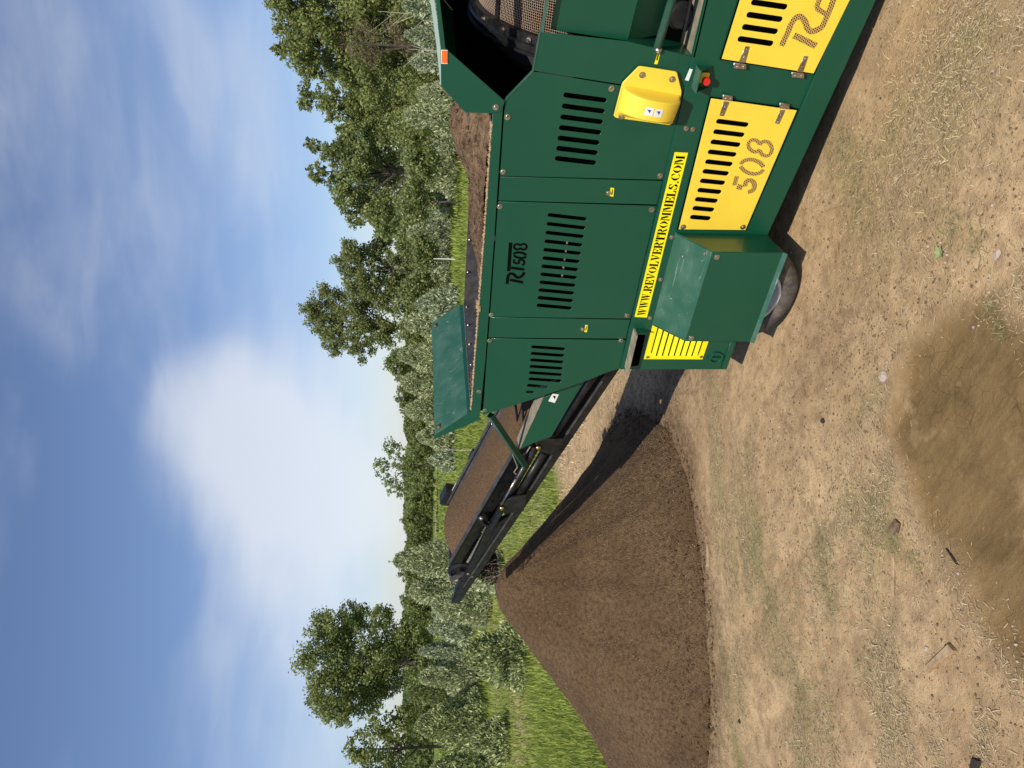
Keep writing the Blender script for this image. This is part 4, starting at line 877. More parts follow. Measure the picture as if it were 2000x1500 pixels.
def hinge(d, strap, k0, k1):
    h = sheet('hinge', [SP(strap, YD-.004)], YD-.005, .004, M['steel'], d, bev=.0008)
    kk = SP([(k0[0], k0[1]), (k1[0], k0[1]+(k1[0]-k0[0])*.12), (k1[0], k1[1]), (k0[0], k1[1]-(k1[0]-k0[0])*.12)], YD-.006)
    sheet('knuckle', [kk], YD-.010, .010, M['steel'], h, bev=.002)
    a = S((strap[0][0]+strap[1][0])/2, (strap[0][1]+strap[1][1])/2, YD); c = S((strap[2][0]+strap[3][0])/2, (strap[2][1]+strap[3][1])/2, YD)
    for f in (.35, .85): b = B(); b.sphere((a[0]+(c[0]-a[0])*f, YD-.006, a[1]+(c[1]-a[1])*f), .0055, (1, .6, 1), 8, 6); b.build('rivet', M['steel'], h)
    for f in (.25, .75):
        u = S(k0[0]+(k1[0]-k0[0])*f, (k0[1]+k1[1])/2, YD); b = B(); b.sphere((u[0], YD-.011, u[1]), .005, (1, .6, 1), 8, 6); b.build('rivet', M['steel'], h)
hinge(d1, [(1413.6, 197.7), (1423.9, 199.6), (1412.7, 226.7), (1405.2, 225.7)], (1411.7, 184.7), (1430.4, 197.4))
hinge(d1, [(1523.8, 214.5), (1533, 215.5), (1521, 242.5), (1513.5, 240.7)], (1522.8, 200.5), (1541.5, 213.6))
hinge(d2, [(1455.3, 122.9), (1442.9, 121.6), (1455.9, 90.4), (1463.4, 91)], (1433, 122.4), (1457, 135.9))
hinge(d2, [(1567.7, 141.7), (1556.7, 140.4), (1570.3, 109.2), (1578, 109.9)], (1546, 140.5), (1570, 153.4))
YP = YD-.0015
def pstroke(pts, wpx, s=.1867, ox=1380, oy=180, sm=2):
    P = [S(ox+a*s, oy+c*s, YP) for a, c in pts]; q0 = S(ox+pts[0][0]*s, oy+pts[0][1]*s-wpx*s/2, YP); q1 = S(ox+pts[0][0]*s, oy+pts[0][1]*s+wpx*s/2, YP)
    return stroke(P, abs(q0[0]-q1[0]), sm)
def parc(cx, cy, ax_, ay_, a0, a1, sk=0, n=16):
    return [(cx+ax_*math.cos(R(a0+(a1-a0)*i/n)), cy+ay_*math.sin(R(a0+(a1-a0)*i/n))+sk*ax_*math.cos(R(a0+(a1-a0)*i/n))) for i in range(n+1)]
five = [pstroke([(318, 880), (290, 975)], 40, sm=0), pstroke([(318, 985), (372, 1000)], 52, sm=0), pstroke([(398, 985), (405, 935), (440, 915), (490, 935), (502, 990), (480, 1030), (432, 1042)], 42)]
zero = [pstroke(parc(475, 780, 118, 74, 10, 172, .14), 38, sm=0), pstroke(parc(475, 780, 118, 74, 188, 350, .14), 38, sm=0)]
eight = [pstroke(parc(498, 562, 62, 62, 25, 335, .15), 36, sm=0), pstroke(parc(615, 590, 66, 76, 205, 515, .1), 36, sm=0)]
for gph in (five, zero, eight):
    for i, o_ in enumerate(gph): sheet('perforated_digit', [o_], YP-.0012*(i % 3), .0006, M['perf'], d1, bev=0)
o3 = dict(s=.13, ox=1400, oy=0)
sheet('perforated_letter', [pstroke([(970, 690), (1060, 500), (1120, 350), (1180, 265), (1260, 240), (1330, 320), (1355, 430), (1410, 480), (1510, 450), (1590, 400), (1660, 230), (1730, 60), (1790, -100)], 88, **o3)], YP, .0006, M['perf'], d2, bev=0)
sheet('perforated_letter', [pstroke([(1160, 530), (1490, 690)], 95, sm=0, **o3)], YP, .0006, M['perf'], d2, bev=0)
sheet('perforated_letter', [pstroke([(1640, 205), (1530, 150), (1495, 110), (1530, 10), (1580, -90), (1650, -120), (1690, -60)], 74, **o3)], YP-.001, .0006, M['perf'], d2, bev=0)
# --- cut-out model lettering on the middle panel
YT = Y0-.0012
def lt(pts, wpx, sm=2): return pstroke(pts, wpx, .1333, 960, 450, sm) if False else stroke([S(960+a*.1333, 450+c*.1333, YT) for a, c in pts], abs(S(1000, 500-wpx*.0667, YT)[0]-S(1000, 500+wpx*.0667, YT)[0]), sm)
for i, o_ in enumerate([lt([(280, 178), (252, 598)], 44, 0), lt([(228, 785), (240, 665), (275, 628), (325, 640), (370, 692), (420, 690), (468, 645), (476, 612)], 40), lt([(272, 722), (462, 762)], 40, 0),
          lt([(285, 545), (478, 572)], 36, 0), lt([(332, 425), (328, 472), (392, 488)], 30, 0), lt([(398, 492), (398, 440), (435, 424), (478, 446), (482, 492), (445, 508)], 28),
          lt(parc(415, 362, 92, 40, 12, 168, .1), 30, 0), lt(parc(415, 362, 92, 40, 192, 348, .1), 30, 0), lt(parc(378, 240, 48, 40, 20, 340), 28, 0), lt(parc(468, 240, 46, 42, 200, 520), 28, 0)]):
    sheet('cut_letter', [o_], YT-.0008*(i % 4), .0005, M['ink'], p2, bev=0)
# --- web address sticker with stencil lettering
YS = YC-.0015
c1, c2, c3, c4 = [np.array(S(x, y, YS)) for x, y in ((1239.4, 618.9), (1317.8, 297.3), (1343.8, 298.4), (1263.4, 620.3))]
st = sheet('web_sticker', [[tuple(c1), tuple(c2), tuple(c3), tuple(c4)]], YS, .001, M['sticker'], mc, bev=0)
def bow(cx, w, side, n=8):     # one thick crescent of an O or C
    o = [(cx+side*(.06+w*math.sin(math.pi*i/n)), 1-i/n) for i in range(n+1)]; q = [(cx+side*(.06+w*.32*math.sin(math.pi*(n-i)/n)), .93-.86*(n-i)/n) for i in range(n+1)]; return o+q
GLY = {
 'W': (1.12, [[(0, 1), (.34, 1), (.34, .94), (.27, .94), (.42, .35), (.36, 0), (.30, 0), (.05, .94), (0, .94)], [(.42, 1), (.74, 1), (.74, .94), (.66, .94), (.80, .35), (.74, 0), (.68, 0), (.46, .75)], [(.84, 1), (1.08, 1), (1.08, .94), (1.02, .94), (.80, .05), (.84, .40), (.94, .94), (.84, .94)]]),
 '.': (.34, [[(.08, 0), (.26, 0), (.26, .2), (.08, .2)]]),
 'R': (.92, [[(0, 1), (.32, 1), (.32, 0), (0, 0), (0, .07), (.06, .07), (.06, .93), (0, .93)], [(.38, 1), (.60, 1), (.78, .90), (.80, .70), (.70, .55), (.55, .50), (.38, .50), (.38, .56), (.50, .60), (.55, .75), (.50, .92), (.38, .94)], [(.38, .46), (.60, .46), (.76, .12), (.86, .07), (.86, 0), (.60, 0), (.50, .30), (.38, .40)]]),
 'E': (.82, [[(0, 1), (.32, 1), (.32, 0), (0, 0), (0, .07), (.06, .07), (.06, .93), (0, .93)], [(.38, 1), (.76, 1), (.76, .66), (.70, .66), (.58, .92), (.38, .92)], [(.38, .55), (.48, .56), (.56, .66), (.60, .66), (.60, .34), (.56, .34), (.48, .44), (.38, .45)], [(.38, .08), (.58, .08), (.72, .36), (.78, .36), (.76, 0), (.38, 0)]]),
 'V': (.90, [[(0, 1), (.36, 1), (.36, .93), (.30, .93), (.48, .30), (.42, 0), (.36, 0), (.06, .93), (0, .93)], [(.54, 1), (.86, 1), (.86, .93), (.80, .93), (.50, .04), (.53, .36), (.68, .93), (.54, .93)]]),
 'O': (.96, [bow(.43, .38, -1), bow(.47, .38, 1)]),
 'L': (.80, [[(0, 1), (.38, 1), (.38, .93), (.32, .93), (.32, 0), (0, 0), (0, .07), (.06, .07), (.06, .93), (0, .93)], [(.38, .08), (.54, .09), (.68, .42), (.74, .42), (.72, 0), (.38, 0)]]),
 'T': (.86, [[(.26, 1), (.54, 1), (.54, .07), (.60, .07), (.60, 0), (.20, 0), (.20, .07), (.26, .07)], [(0, 1), (.20, 1), (.20, .92), (.08, .60), (.0, .60)], [(.60, 1), (.80, 1), (.80, .60), (.72, .60), (.60, .92)]]),
 'M': (1.12, [[(0, 1), (.18, 1), (.18, .06), (.26, .06), (.26, 0), (0, 0), (0, .06), (.06, .06), (.06, .94), (0, .94)], [(.23, 1), (.42, 1), (.62, .42), (.54, .10), (.50, .10), (.23, .86)], [(.74, 1), (1.06, 1), (1.06, .94), (1.0, .94), (1.0, .06), (1.06, .06), (1.06, 0), (.68, 0), (.68, .06), (.74, .06)]]),
 'S': (.78, [[(.40, 1), (.20, .97), (.04, .80), (.08, .62), (.36, .50), (.62, .42), (.36, .66), (.30, .80), (.40, .92)], [(.46, 1), (.60, .97), (.66, 1), (.70, .66), (.64, .66), (.56, .86), (.46, .93)], [(.36, 0), (.58, .04), (.72, .18), (.70, .36), (.58, .40), (.44, .30), (.46, .16), (.36, .07)], [(.30, 0), (.14, .05), (.08, 0), (.02, .36), (.08, .36), (.16, .16), (.30, .07)]]),
 'C': (.90, [bow(.43, .38, -1), [(.49, 1), (.66, .97), (.76, 1), (.80, .62), (.74, .62), (.64, .84), (.49, .93)], [(.49, 0), (.66, .04), (.82, .22), (.78, .30), (.64, .14), (.49, .07)]]),
}
word = 'WWW.REVOLVERTROMMELS.COM'; tot = sum(GLY[c][0] for c in word)+.02*len(word); outs = []; xc = .30
span = tot+.6
def on_st(a, bb):
    s_ = a/span; lo_ = c4+(c3-c4)*s_; hi_ = c1+(c2-c1)*s_; t_ = .15+.68*bb; return tuple(lo_+(hi_-lo_)*t_)
for ch_ in word:
    wd, polys = GLY[ch_]
    for p_ in polys: outs.append([on_st(xc+a, bb) for a, bb in p_])
    xc += wd+.02
sheet('lettering', outs, YS-.0008, .0006, M['ink'], st, bev=0)
# --- small stickers
def label_q(pts, Y, material, parent, name='label'): return sheet(name, [SP(pts, Y)], Y, .0008, material, parent, bev=0)
for pts in ([(1192.5, 366.6), (1199.5, 367.4), (1198, 384), (1191, 383.2)], ):
    l_ = label_q(pts, Y0-.0010, M['sticker'], p1, 'latch_label'); label_q([(1195.2, 370), (1197, 370.2), (1196, 381), (1194.2, 380.8)], Y0-.002, M['ink'], l_, 'mark')
l_ = label_q([(1143.2, 634.7), (1148, 635), (1146.4, 648.7), (1141, 648.3)], Y0-.0010, M['sticker'], p3, 'latch_label'); label_q([(1145, 637), (1146.4, 637.2), (1144.8, 645.5), (1143.6, 645.3)], Y0-.002, M['ink'], l_, 'mark')
for x, y, p in ((1188, 376.5, p1), (1138, 642.8, p3)): bolt(p, x, y, Y0, .012)
l_ = label_q([(1285, 103), (1289.6, 103.6), (1284, 125.6), (1277.6, 125)], Y0-.0010, M['sticker'], p4, 'warning_label'); label_q([(1284.6, 106), (1287, 106.3), (1284, 118), (1281.6, 117.6)], Y0-.002, M['ink'], l_, 'mark')
label_q([(1347, 134), (1353, 135.5), (1345, 158), (1337.5, 156.5)], YC-.0010, M['white'], ch, 'label')
# --- yellow drive guard: plate with a bulging half barrel
YG = YC-.010
gd = sheet('drive_guard', [SP([(1247, 130.4), (1252, 129.6), (1319, 139.6), (1322.5, 142), (1331.5, 178), (1331, 186), (1314, 240), (1308, 245), (1203, 230.5), (1198.8, 226), (1214.5, 166), (1217, 161)], YG)], YG, .010, YL, mc, bev=.003)
TR, BR, TL, BL = [np.array(S(x, y, YG)) for x, y in ((1217, 166.5), (1330, 186.5), (1202, 226), (1309, 241))]
ns, ntt = 40, 40; VV = []
def bulge_h(s_, t_): return .118*max(0, 1-abs(2*s_-1.06)**2.2/1.15)**.62*float(sstep(0, .09, np.array(t_)))*float(1-sstep(.72, 1.0, np.array(t_)))*min(1, (1-s_)/.04)
for i in range(ns+1):
    for j in range(ntt+1):
        s_ = i/ns; t_ = j/ntt; p_ = (TR*(1-s_)+BR*s_)*(1-t_)+(TL*(1-s_)+BL*s_)*t_
        hgt = bulge_h(s_, t_)
        VV.append((p_[0], YG-.001-hgt, p_[1]))
idx = np.arange((ns+1)*(ntt+1)).reshape(ns+1, ntt+1); F = np.stack([idx[:-1, :-1], idx[1:, :-1], idx[1:, 1:], idx[:-1, 1:]], -1).reshape(-1, 4)
link('guard_bulge', npmesh('guard_bulge', VV, F), YL, gd, smooth=True)
def on_bulge(s_, t_, lift):
    p_ = (TR*(1-s_)+BR*s_)*(1-t_)+(TL*(1-s_)+BL*s_)*t_; hgt = bulge_h(s_, t_); return (p_[0], YG-.001-hgt-lift, p_[1])
for (sa, sb, ta, tb) in ((.36, .50, .30, .56), (.52, .66, .30, .56)):
    n_ = 5; VV = [on_bulge(sa+(sb-sa)*i/n_, ta+(tb-ta)*j/n_, .002) for i in range(n_+1) for j in range(n_+1)]; idx = np.arange(36).reshape(6, 6)
    F = np.stack([idx[:-1, :-1], idx[1:, :-1], idx[1:, 1:], idx[:-1, 1:]], -1).reshape(-1, 4); wl = link('warning_label', npmesh('warning_label', VV, F), M['white'], gd)
    sm_, tm = (sa*.65+sb*.35), (ta*.5+tb*.5); VV = [on_bulge(sm_+a, tm+c, .004) for a, c in ((-.03, -.06), (.0, -.02), (.03, .05), (.04, -.07))]
    link('pictogram', npmesh('pictogram', VV, [[0, 1, 2, 3]]), M['blue'] if 'blue' in M else M['ink'], wl)
for x, y in ((1254, 146), (1312.5, 154.4), (1213.3, 227)): bolt(gd, x, y, YG)
# --- emergency stop under its little hood
e_ = S(1361, 127, YC); f_ = S(1347, 170, YC); zc = e_[1]; w_ = e_[0]-f_[0]; xm = (e_[0]+f_[0])/2
es = B().box((xm, YC-.042, zc), (w_, .085, .005)).build('stop_hood', GD, mc)
b = B()
for sx_ in (-1, 1): b.prism([(xm+sx_*w_/2, YC, zc), (xm+sx_*w_/2, YC-.083, zc), (xm+sx_*w_/2, YC, zc-.09)], (-.003*sx_, 0, 0))
b.build('hood_cheek', GR, es)
sb_ = B().box((xm, YC-.012, zc-.05), (w_*.45, .02, .045), bev=.003).build('stop_box', YL, mc)
b = B(); b.cyl((xm-.006, YC-.024, zc-.052), (xm-.006, YC-.045, zc-.052), .012, n=16); b.cyl((xm-.006, YC-.045, zc-.052), (xm-.006, YC-.060, zc-.052), .022, .018, n=20); b.build('stop_button', M['red'], sb_)
# --- vent grille, tie-down ring at the tail
YV = YC-.004; gh = []
for i in range(9):
    xa_ = 1290+i*10.3; ya_ = 640; gh.append(slot(xa_+3-.3, 640, xa_-10, 689 if i in (0, 8) else 696, 1.0, YV) if False else None)
gq = [np.array(S(x, y, YV)) for x, y in ((1276.5, 629), (1257.3, 701.6), (1372, 702), (1397, 629))]
def gpos(a, c): return gq[1]*(1-a)*(1-c)+gq[2]*a*(1-c)+gq[0]*(1-a)*c+gq[3]*a*c
gh = []
for i in range(9):
    a = .10+.80*i/8; c0 = .17 if i in (0, 8) else .09; lo_ = gpos(a, c0); hi_ = gpos(a, .88); gh.append([tuple(lo_+np.array([0, -.0045])), tuple(hi_+np.array([0, -.0045])), tuple(hi_+np.array([0, .0045])), tuple(lo_+np.array([0, .0045]))])
gr_ = sheet('vent_grille', [[tuple(q_) for q_ in gq]], YV, .003, M['sticker'], mc, gh, bev=.0008)
sheet('grille_back', [[tuple(q_) for q_ in gq]], YV+.0036, .0005, M['dark'], gr_, bev=0)
b = B()
for i in range(8):
    a = .15+.70*i/7*1.0; lo_ = gpos(a, .12); hi_ = gpos(a, .86); b.prism([(lo_[0], YV-.001, lo_[1]+.012), (hi_[0], YV-.001, hi_[1]+.012), (hi_[0], YV-.012, hi_[1]-.008), (lo_[0], YV-.012, lo_[1]-.008)], (0, .001, -.001))
b.build('louvre', M['sticker'], gr_)
for x, y in ((1264.5, 697), (1369, 696.5)): bolt(gr_, x, y, YV, .010)
k = S(1398, 698, YC); b = B(); b.lathe((k[0], YC, k[1]), [(.050, 0), (.050, -.014), (.036, -.014), (.034, 0)], 'Y', 32); b.box((k[0], YC-.008, k[1]), (.012, .012, .07)); b.build('tie_down', GR, mc, bev=.002)
# --- fender and wheel
YF = 3.64
fo = [(1391.6, 491.6), (1529.6, 493.1), (1465, 668), (1338, 666.4)]
FR = [S(x, y, YF) for x, y in fo]; ft = S(1319.5, 453.3, YC); fl = S(1273.5, 632.7, YC)
fr = sheet('fender', [[FR[0], FR[1], FR[2], FR[3]]], YF, .004, GR, mc, bev=.001)
zt = (ft[1]+fl[1])/2
b = B(); b.prism([(FR[0][0], YF, FR[0][1]), (FR[3][0], YF, FR[3][1]), (fl[0], YC-.001, fl[1]), (ft[0], YC-.001, ft[1])], (0, .001, -.005)); b.build('fender_top', GD, fr)
b = B(); b.prism([(FR[0][0], YF, FR[0][1]), (FR[1][0], YF, FR[1][1]), (S(1500.5, 456, YC)[0], YC-.016, FR[1][1]), (ft[0], YC-.016, ft[1])], (-.005, 0, 0)); b.build('fender_end', GR, fr)
b = B(); b.prism([(FR[3][0], YF, FR[3][1]), (FR[2][0], YF, FR[2][1]), (fl[0], YC-.014, FR[2][1]), (fl[0], YC-.014, fl[1])], (.005, 0, 0)); b.build('fender_end', GR, fr)
b = B(); b.prism([(FR[1][0], YF-.001, FR[1][1]), (FR[2][0], YF-.001, FR[2][1]), (FR[2][0], YF-.016, FR[2][1]-.022), (FR[1][0], YF-.016, FR[1][1]-.022)], (0, .002, .003)); b.build('fender_lip', GD, fr)
for x, y in ((1400, 501.7), (1350, 660)): bolt(fr, x, y, YF, .015)
for s_, t_ in ((.22, .35), (.06, .85)):
    X_b = FR[0][0]+(FR[3][0]-FR[0][0])*s_; Y_b = YF+(YC-YF)*(1-t_); Z_b = FR[0][1]+(ft[1]-FR[0][1])*(1-t_)+.004; b = B(); b.cyl((X_b, Y_b, Z_b), (X_b, Y_b, Z_b+.010), .013, .010, n=12); b.build('bolt', M['steel'], fr)
WX, WR = -2.615, .335
wh = empty('wheel', (0, 0, 0), None, None); wh.parent = mc; wh.location = Vector((WX, 3.8, WR))-mc.location
for k_ in ('label', 'category'):
    if k_ in wh: del wh[k_]
B().lathe((WX, 3.775, WR-.004), [(.222, .08), (.24, .092), (.285, .095), (.318, .085), (.332, .06), (.337, 0), (.332, -.06), (.318, -.085), (.285, -.095), (.24, -.092), (.222, -.08), (.215, -.07)], 'Y', 72).build('tyre', M['tyre'], wh, smooth=True)
B().lathe((WX, 3.775, WR-.004), [(.221, .07), (.221, -.082), (.205, -.086), (.185, -.05), (.10, -.03), (.06, -.035), (.0001, -.035)], 'Y', 48).build('rim', M['rim'], wh, smooth=False)
b = B(); b.cyl((WX, 3.85, WR), (WX, 5.5, WR), .035); b.build('axle', BK, mc)
b = B(); b.lathe((WX, 5.45, WR-.004), [(.205, .10), (.345, .10), (.362, 0), (.345, -.10), (.205, -.10)], 'Y', 40); b.build('tyre', M['tyre'], mc, smooth=True)

# ------------------------------------------------------------------ discharge conveyor (a part of the machine, with its own pieces)
cv = empty('conveyor', (0, 0, 0), None, None); cv.parent = mc; cv.location = Vector((-5.2, 4.61, 1.5))-mc.location
for k_ in ('label', 'category'):
    if k_ in cv: del cv[k_]
YN, YQ = 4.25, 4.97
def seg(b, p, q, Y, hz, wy, ext0=0, ext1=0):      # bar between two traced points
    a = np.array(S(*p, Y)); c = np.array(S(*q, Y)); d = (c-a)/np.linalg.norm(c-a); a = a-d*ext0; c = c+d*ext1; ln = np.linalg.norm(c-a); an = math.atan2(d[1], d[0])
    b.box(((a[0]+c[0])/2, Y, (a[1]+c[1])/2), (ln, wy, hz), Matrix.Rotation(-an, 3, 'Y')); return a, c
def tubeS(b, p, q, Y, r, e0=0, e1=0):
    a = np.array(S(*p, Y)); c = np.array(S(*q, Y)); d = (c-a)/np.linalg.norm(c-a); a = a-d*e0; c = c+d*e1; b.cyl((a[0], Y, a[1]), (c[0], Y, c[1]), r, n=14)
b = B(); A0, A1 = seg(b, (1180, 739), (889, 1171), YN, .08, .085, ext0=.5); b.build('bottom_beam', BK, cv, bev=.004)
b = B(); b.box(((A0[0]+A1[0])/2, YQ, (A0[1]+A1[1])/2), (float(np.linalg.norm(A1-A0)), .07, .055), Matrix.Rotation(-math.atan2(A1[1]-A0[1], A1[0]-A0[0]), 3, 'Y')); b.build('bottom_beam', BK, cv)
# grey strips painting the sunlit top of the beam
for q_ in (((1176, 742), (1099, 857)), ((1092, 864), (1035, 955)), ((1018, 975), (905, 1145))):
    b = B(); seg(b, q_[0], q_[1], YN-.035, .014, .03); b.build('beam_lit_top', M['rubber'], cv)
b = B(); tubeS(b, (1146, 748), (1070, 862), YN-.06, .042, e0=.4); b.build('support_tube', BK, cv, smooth=True)
b = B(); tubeS(b, (1138, 748), (1072, 852), YN-.10, .008, e0=.2); b.build('tube_highlight', GD, cv, smooth=True)  # pale rod painting the highlight along the black support tube
b = B(); tubeS(b, (1046, 872), (960, 1028), YN-.06, .034); b.build('support_tube', BK, cv, smooth=True)
b = B(); tubeS(b, (1062, 884), (1002, 982), YN-.05, .034); b.build('support_tube', BK, cv, smooth=True)
b = B(); seg(b, (965, 1015), (893, 1163), YN-.02, .06, .05); b.build('head_beam', BK, cv, bev=.006)
sheet('bracket_plate', [SP([(1044, 862), (1060, 857), (1102, 857), (1086, 892), (1050, 880)], YN-.12)], YN-.12, .02, BK, cv)
sheet('bracket_plate', [SP([(976, 984), (1000, 972), (1029, 966), (1023, 998), (985, 1004)], YN-.12)], YN-.12, .02, BK, cv)
for x, y in ((1051, 872), (980, 990)):
    k = S(x, y, YN-.12); b = B(); b.sphere((k[0], YN-.135, k[1]), .022, (1, .7, 1)); b.build('pin', M['brass'], cv, smooth=True)
b = B(); tubeS(b, (1008, 935), (980, 984), YN-.13, .009); b.build('piston_rod', M['steel'], cv, smooth=True)
b = B()
for pl in ([(1001, 887), (1011, 912), (1004, 922), (1008, 926)], [(1006, 890), (1014, 893), (1028, 884), (1036, 872)]): b.tube([(S(x, y, YN-.09)[0], YN-.09, S(x, y, YN-.09)[1]) for x, y in pl], .0055, 6)
b.build('hose', M['dust'], cv)
b = B(); b.tube([(S(x, y, YN-.05)[0], YN-.05, S(x, y, YN-.05)[1]) for x, y in smooth_line([(937, 1008), (942, 1020), (954, 1027), (970, 1026)], 2)], .022, 8); b.build('pivot_arm', BK, cv, smooth=True)
b = B(); k = S(940, 1011, YN-.07); b.sphere((k[0], YN-.075, k[1]), .02); b.build('pin', M['steel'], cv, smooth=True)
# troughing sides: near and far rails, skirts
ra, rb_ = np.array(S(1000.8, 886.7, YN)), np.array(S(884.5, 1087, YN)); rd = (rb_-ra)/np.linalg.norm(rb_-ra); rs = ra-rd*1.35; re_ = rb_+rd*.10; an = math.atan2(rd[1], rd[0]); rl = float(np.linalg.norm(re_-rs)); rc = (rs+re_)/2
for Y_, ssg in ((YN, -1), (YQ, 1)):
    b = B(); b.box((rc[0], Y_, rc[1]), (rl, .035, .014), Matrix.Rotation(-an, 3, 'Y')); b.build('side_rail', M['rubber'], cv)
    nz = np.array([rd[1], -rd[0]]); nz = nz if nz[1] < 0 else -nz
    b = B(); q1 = rs+nz*.16; q2 = re_+nz*.12; b.prism([(rs[0], Y_, rs[1]-.01), (re_[0], Y_, re_[1]-.01), (q2[0], Y_+.02, q2[1]), (q1[0], Y_+.02, q1[1])], (0, .006, 0)); b.build('skirt', BK, cv)
b = B(); g1_, g2_ = S(950, 1026, YN+.05), S(911, 1095, YN+.05); b.prism([(g1_[0], YN+.03, g1_[1]), (g2_[0], YN+.03, g2_[1]), (g2_[0]-.05, YN-.03, g2_[1]-.14), (g1_[0]-.02, YN-.03, g1_[1]-.16)], (0, .01, 0)); b.build('return_pan', M['grey_pan'], cv)
hr = np.array(S(890, 1124, YN)); HRc = (hr[0]+.03, hr[1]-.055)
b = B(); b.cyl((HRc[0], YN+.04, HRc[1]), (HRc[0], YQ-.04, HRc[1]), .105, n=36); b.build('head_roller', BK, cv, smooth=True)
b = B(); b.lathe((HRc[0], YN+.02, HRc[1]), [(.13, .03), (.13, 0), (.105, -.015), (.095, 0), (.05, 0), (.05, -.03), (.001, -.03)], 'Y', 40); b.build('roller_flange', BK, cv)
b = B(); b.box((HRc[0]-.0, YN-.01, HRc[1]-.0), (.26, .03, .035), Matrix.Rotation(.9, 3, 'Y')); b.build('bearing', M['rubber'], cv)
b = B(); b.sphere((HRc[0]+.05, YN-.03, HRc[1]-.06), .022); b.sphere((HRc[0]+.0, YN-.03, HRc[1]-.10), .018); b.build('nut', M['steel'], cv, smooth=True)
b = B(); b.lathe((HRc[0], YN+.05, HRc[1]), [(.116, 0), (.116, .62)], 'Y', 40); b.build('belt_end', BK, cv, smooth=True)
# belt under the load
n_ = 60; VV = []
for i in range(n_+1):
    p_ = rs+(re_-rs)*i/n_
    for j in range(9): VV.append((p_[0], YN+.03+(YQ-YN-.06)*j/8, p_[1]-.05*math.sin(math.pi*j/8)-.01))
for i in range(n_, -1, -1):
    p_ = rs+(re_-rs)*i/n_+nz*(.20-.07*i/n_)
    for j in range(9): VV.append((p_[0], YN+.03+(YQ-YN-.06)*j/8, p_[1]))
idx = np.arange((n_+1)*18).reshape(2*(n_+1), 9); F = np.stack([idx[:-1, :-1], idx[1:, :-1], idx[1:, 1:], idx[:-1, 1:]], -1).reshape(-1, 4); link('belt', npmesh('belt', VV, F), M['rubber'], cv)
sheet('frame_web', [SP([(1001, 892), (1046, 870), (1052, 874), (975, 1012), (960, 1022), (934, 1012)], YN+.03)], YN+.03, .006, M['dark'], cv)
sheet('head_plate', [SP([(968, 1024), (1004, 1003), (990, 1036), (948, 1100), (893, 1171), (884, 1171), (889, 1152), (912, 1112)], YN-.035)], YN-.035, .05, BK, cv)
# the far side motor box
k = S(877, 968, YQ+.05); b = B(); b.box((k[0], YQ+.06, k[1]), (.20, .12, .13), Matrix.Rotation(-an, 3, 'Y')); b.build('motor_box', BK, cv)
k = S(889, 953, YQ+.03); b = B(); b.box((k[0], YQ+.03, k[1]), (.14, .02, .03), Matrix.Rotation(-an, 3, 'Y')); b.build('motor_bracket', M['white'], cv)
k = S(925, 892, YQ+.03); b = B(); b.box((k[0], YQ+.05, k[1]), (.12, .06, .06), Matrix.Rotation(-an, 3, 'Y')); b.build('idler_end', BK, cv)
# green chute cheek, its label, and the brace
cp = sheet('chute_plate', [SP([(1060, 778), (1077, 770), (1150, 738), (1137, 749), (1077, 853), (1045, 864), (1016, 877)], 4.12)], 4.12, .09, GR, mc)
e_1, e_2 = S(1062, 776, 4.12), S(1015, 878, 4.12)
b = B(); b.prism([(e_1[0]+.3, 4.118, e_1[1]-.3*(e_2[1]-e_1[1])/(e_1[0]-e_2[0])), (e_2[0], 4.118, e_2[1]), (e_2[0], 4.25, e_2[1]), (e_1[0]+.3, 4.25, e_1[1]-.3*(e_2[1]-e_1[1])/(e_1[0]-e_2[0]))], (0, 0, .008)); b.build('chute_flange', M['dust'], cp)
lb_ = label_q([(1079, 769), (1091.5, 770.5), (1083.5, 787), (1071, 783.5)], 4.118, M['white'], cp, 'warning_label'); label_q([(1080, 773), (1085.5, 773.5), (1084, 780), (1081, 776)], 4.1168, M['ink'], lb_, 'pictogram')
b = B(); a_ = S(958, 811, 4.02); c_ = S(1026, 910, 4.15); b.tube([(a_[0], 4.02, a_[1]), (c_[0], 4.15, c_[1])], .030, 4); b.build('brace', GR, mc)
b = B(); k0 = S(1000, 805, 4.5); k1 = S(1018, 870, 4.5); b.tube([(k0[0]+.2, 4.5, k0[1]), (k1[0], 4.45, k1[1])], .012, 6); k0 = S(1010, 795, 4.4); b.tube([(k0[0]+.2, 4.4, k0[1]-.02), (k1[0], 4.40, k1[1]-.02)], .010, 6); b.build('scraper_rod', BK, mc)
b = B(); k0 = S(958, 820, 4.97); 
for q_ in range(3): b.sphere((k0[0]-.05*q_, 4.97, k0[1]-.02*q_), .02)
b.build('pin', M['brass'], cv, smooth=True)
# --- soil riding up the belt
def sst(a, b, x): return float(sstep(a, b, np.array(x)))
n_ = 230; mj = 40; VV = []
for i in range(n_+1):
    s_ = i/n_; p_ = rs+(re_-rs)*s_
    for j in range(mj+1):
        w_ = j/mj; y_ = YN+.025+(YQ-YN-.05)*w_; hz = -.035+.050*math.sin(math.pi*w_)**.8+(.05*sst(.78, .93, s_))*math.sin(math.pi*w_)**.5-.16*sst(.975, 1.0, s_)**2; VV.append((p_[0], y_, p_[1]+hz))
VV = np.array(VV); VV[:, 2] += .012*(fbm(VV[:, 0]*14, VV[:, 1]*14, 3, 95)-.5)+.007*(fbm(VV[:, 0]*45, VV[:, 1]*45, 2, 96)-.5)
idx = np.arange((n_+1)*(mj+1)).reshape(n_+1, mj+1); F = np.stack([idx[:-1, :-1], idx[1:, :-1], idx[1:, 1:], idx[:-1, 1:]], -1).reshape(-1, 4)
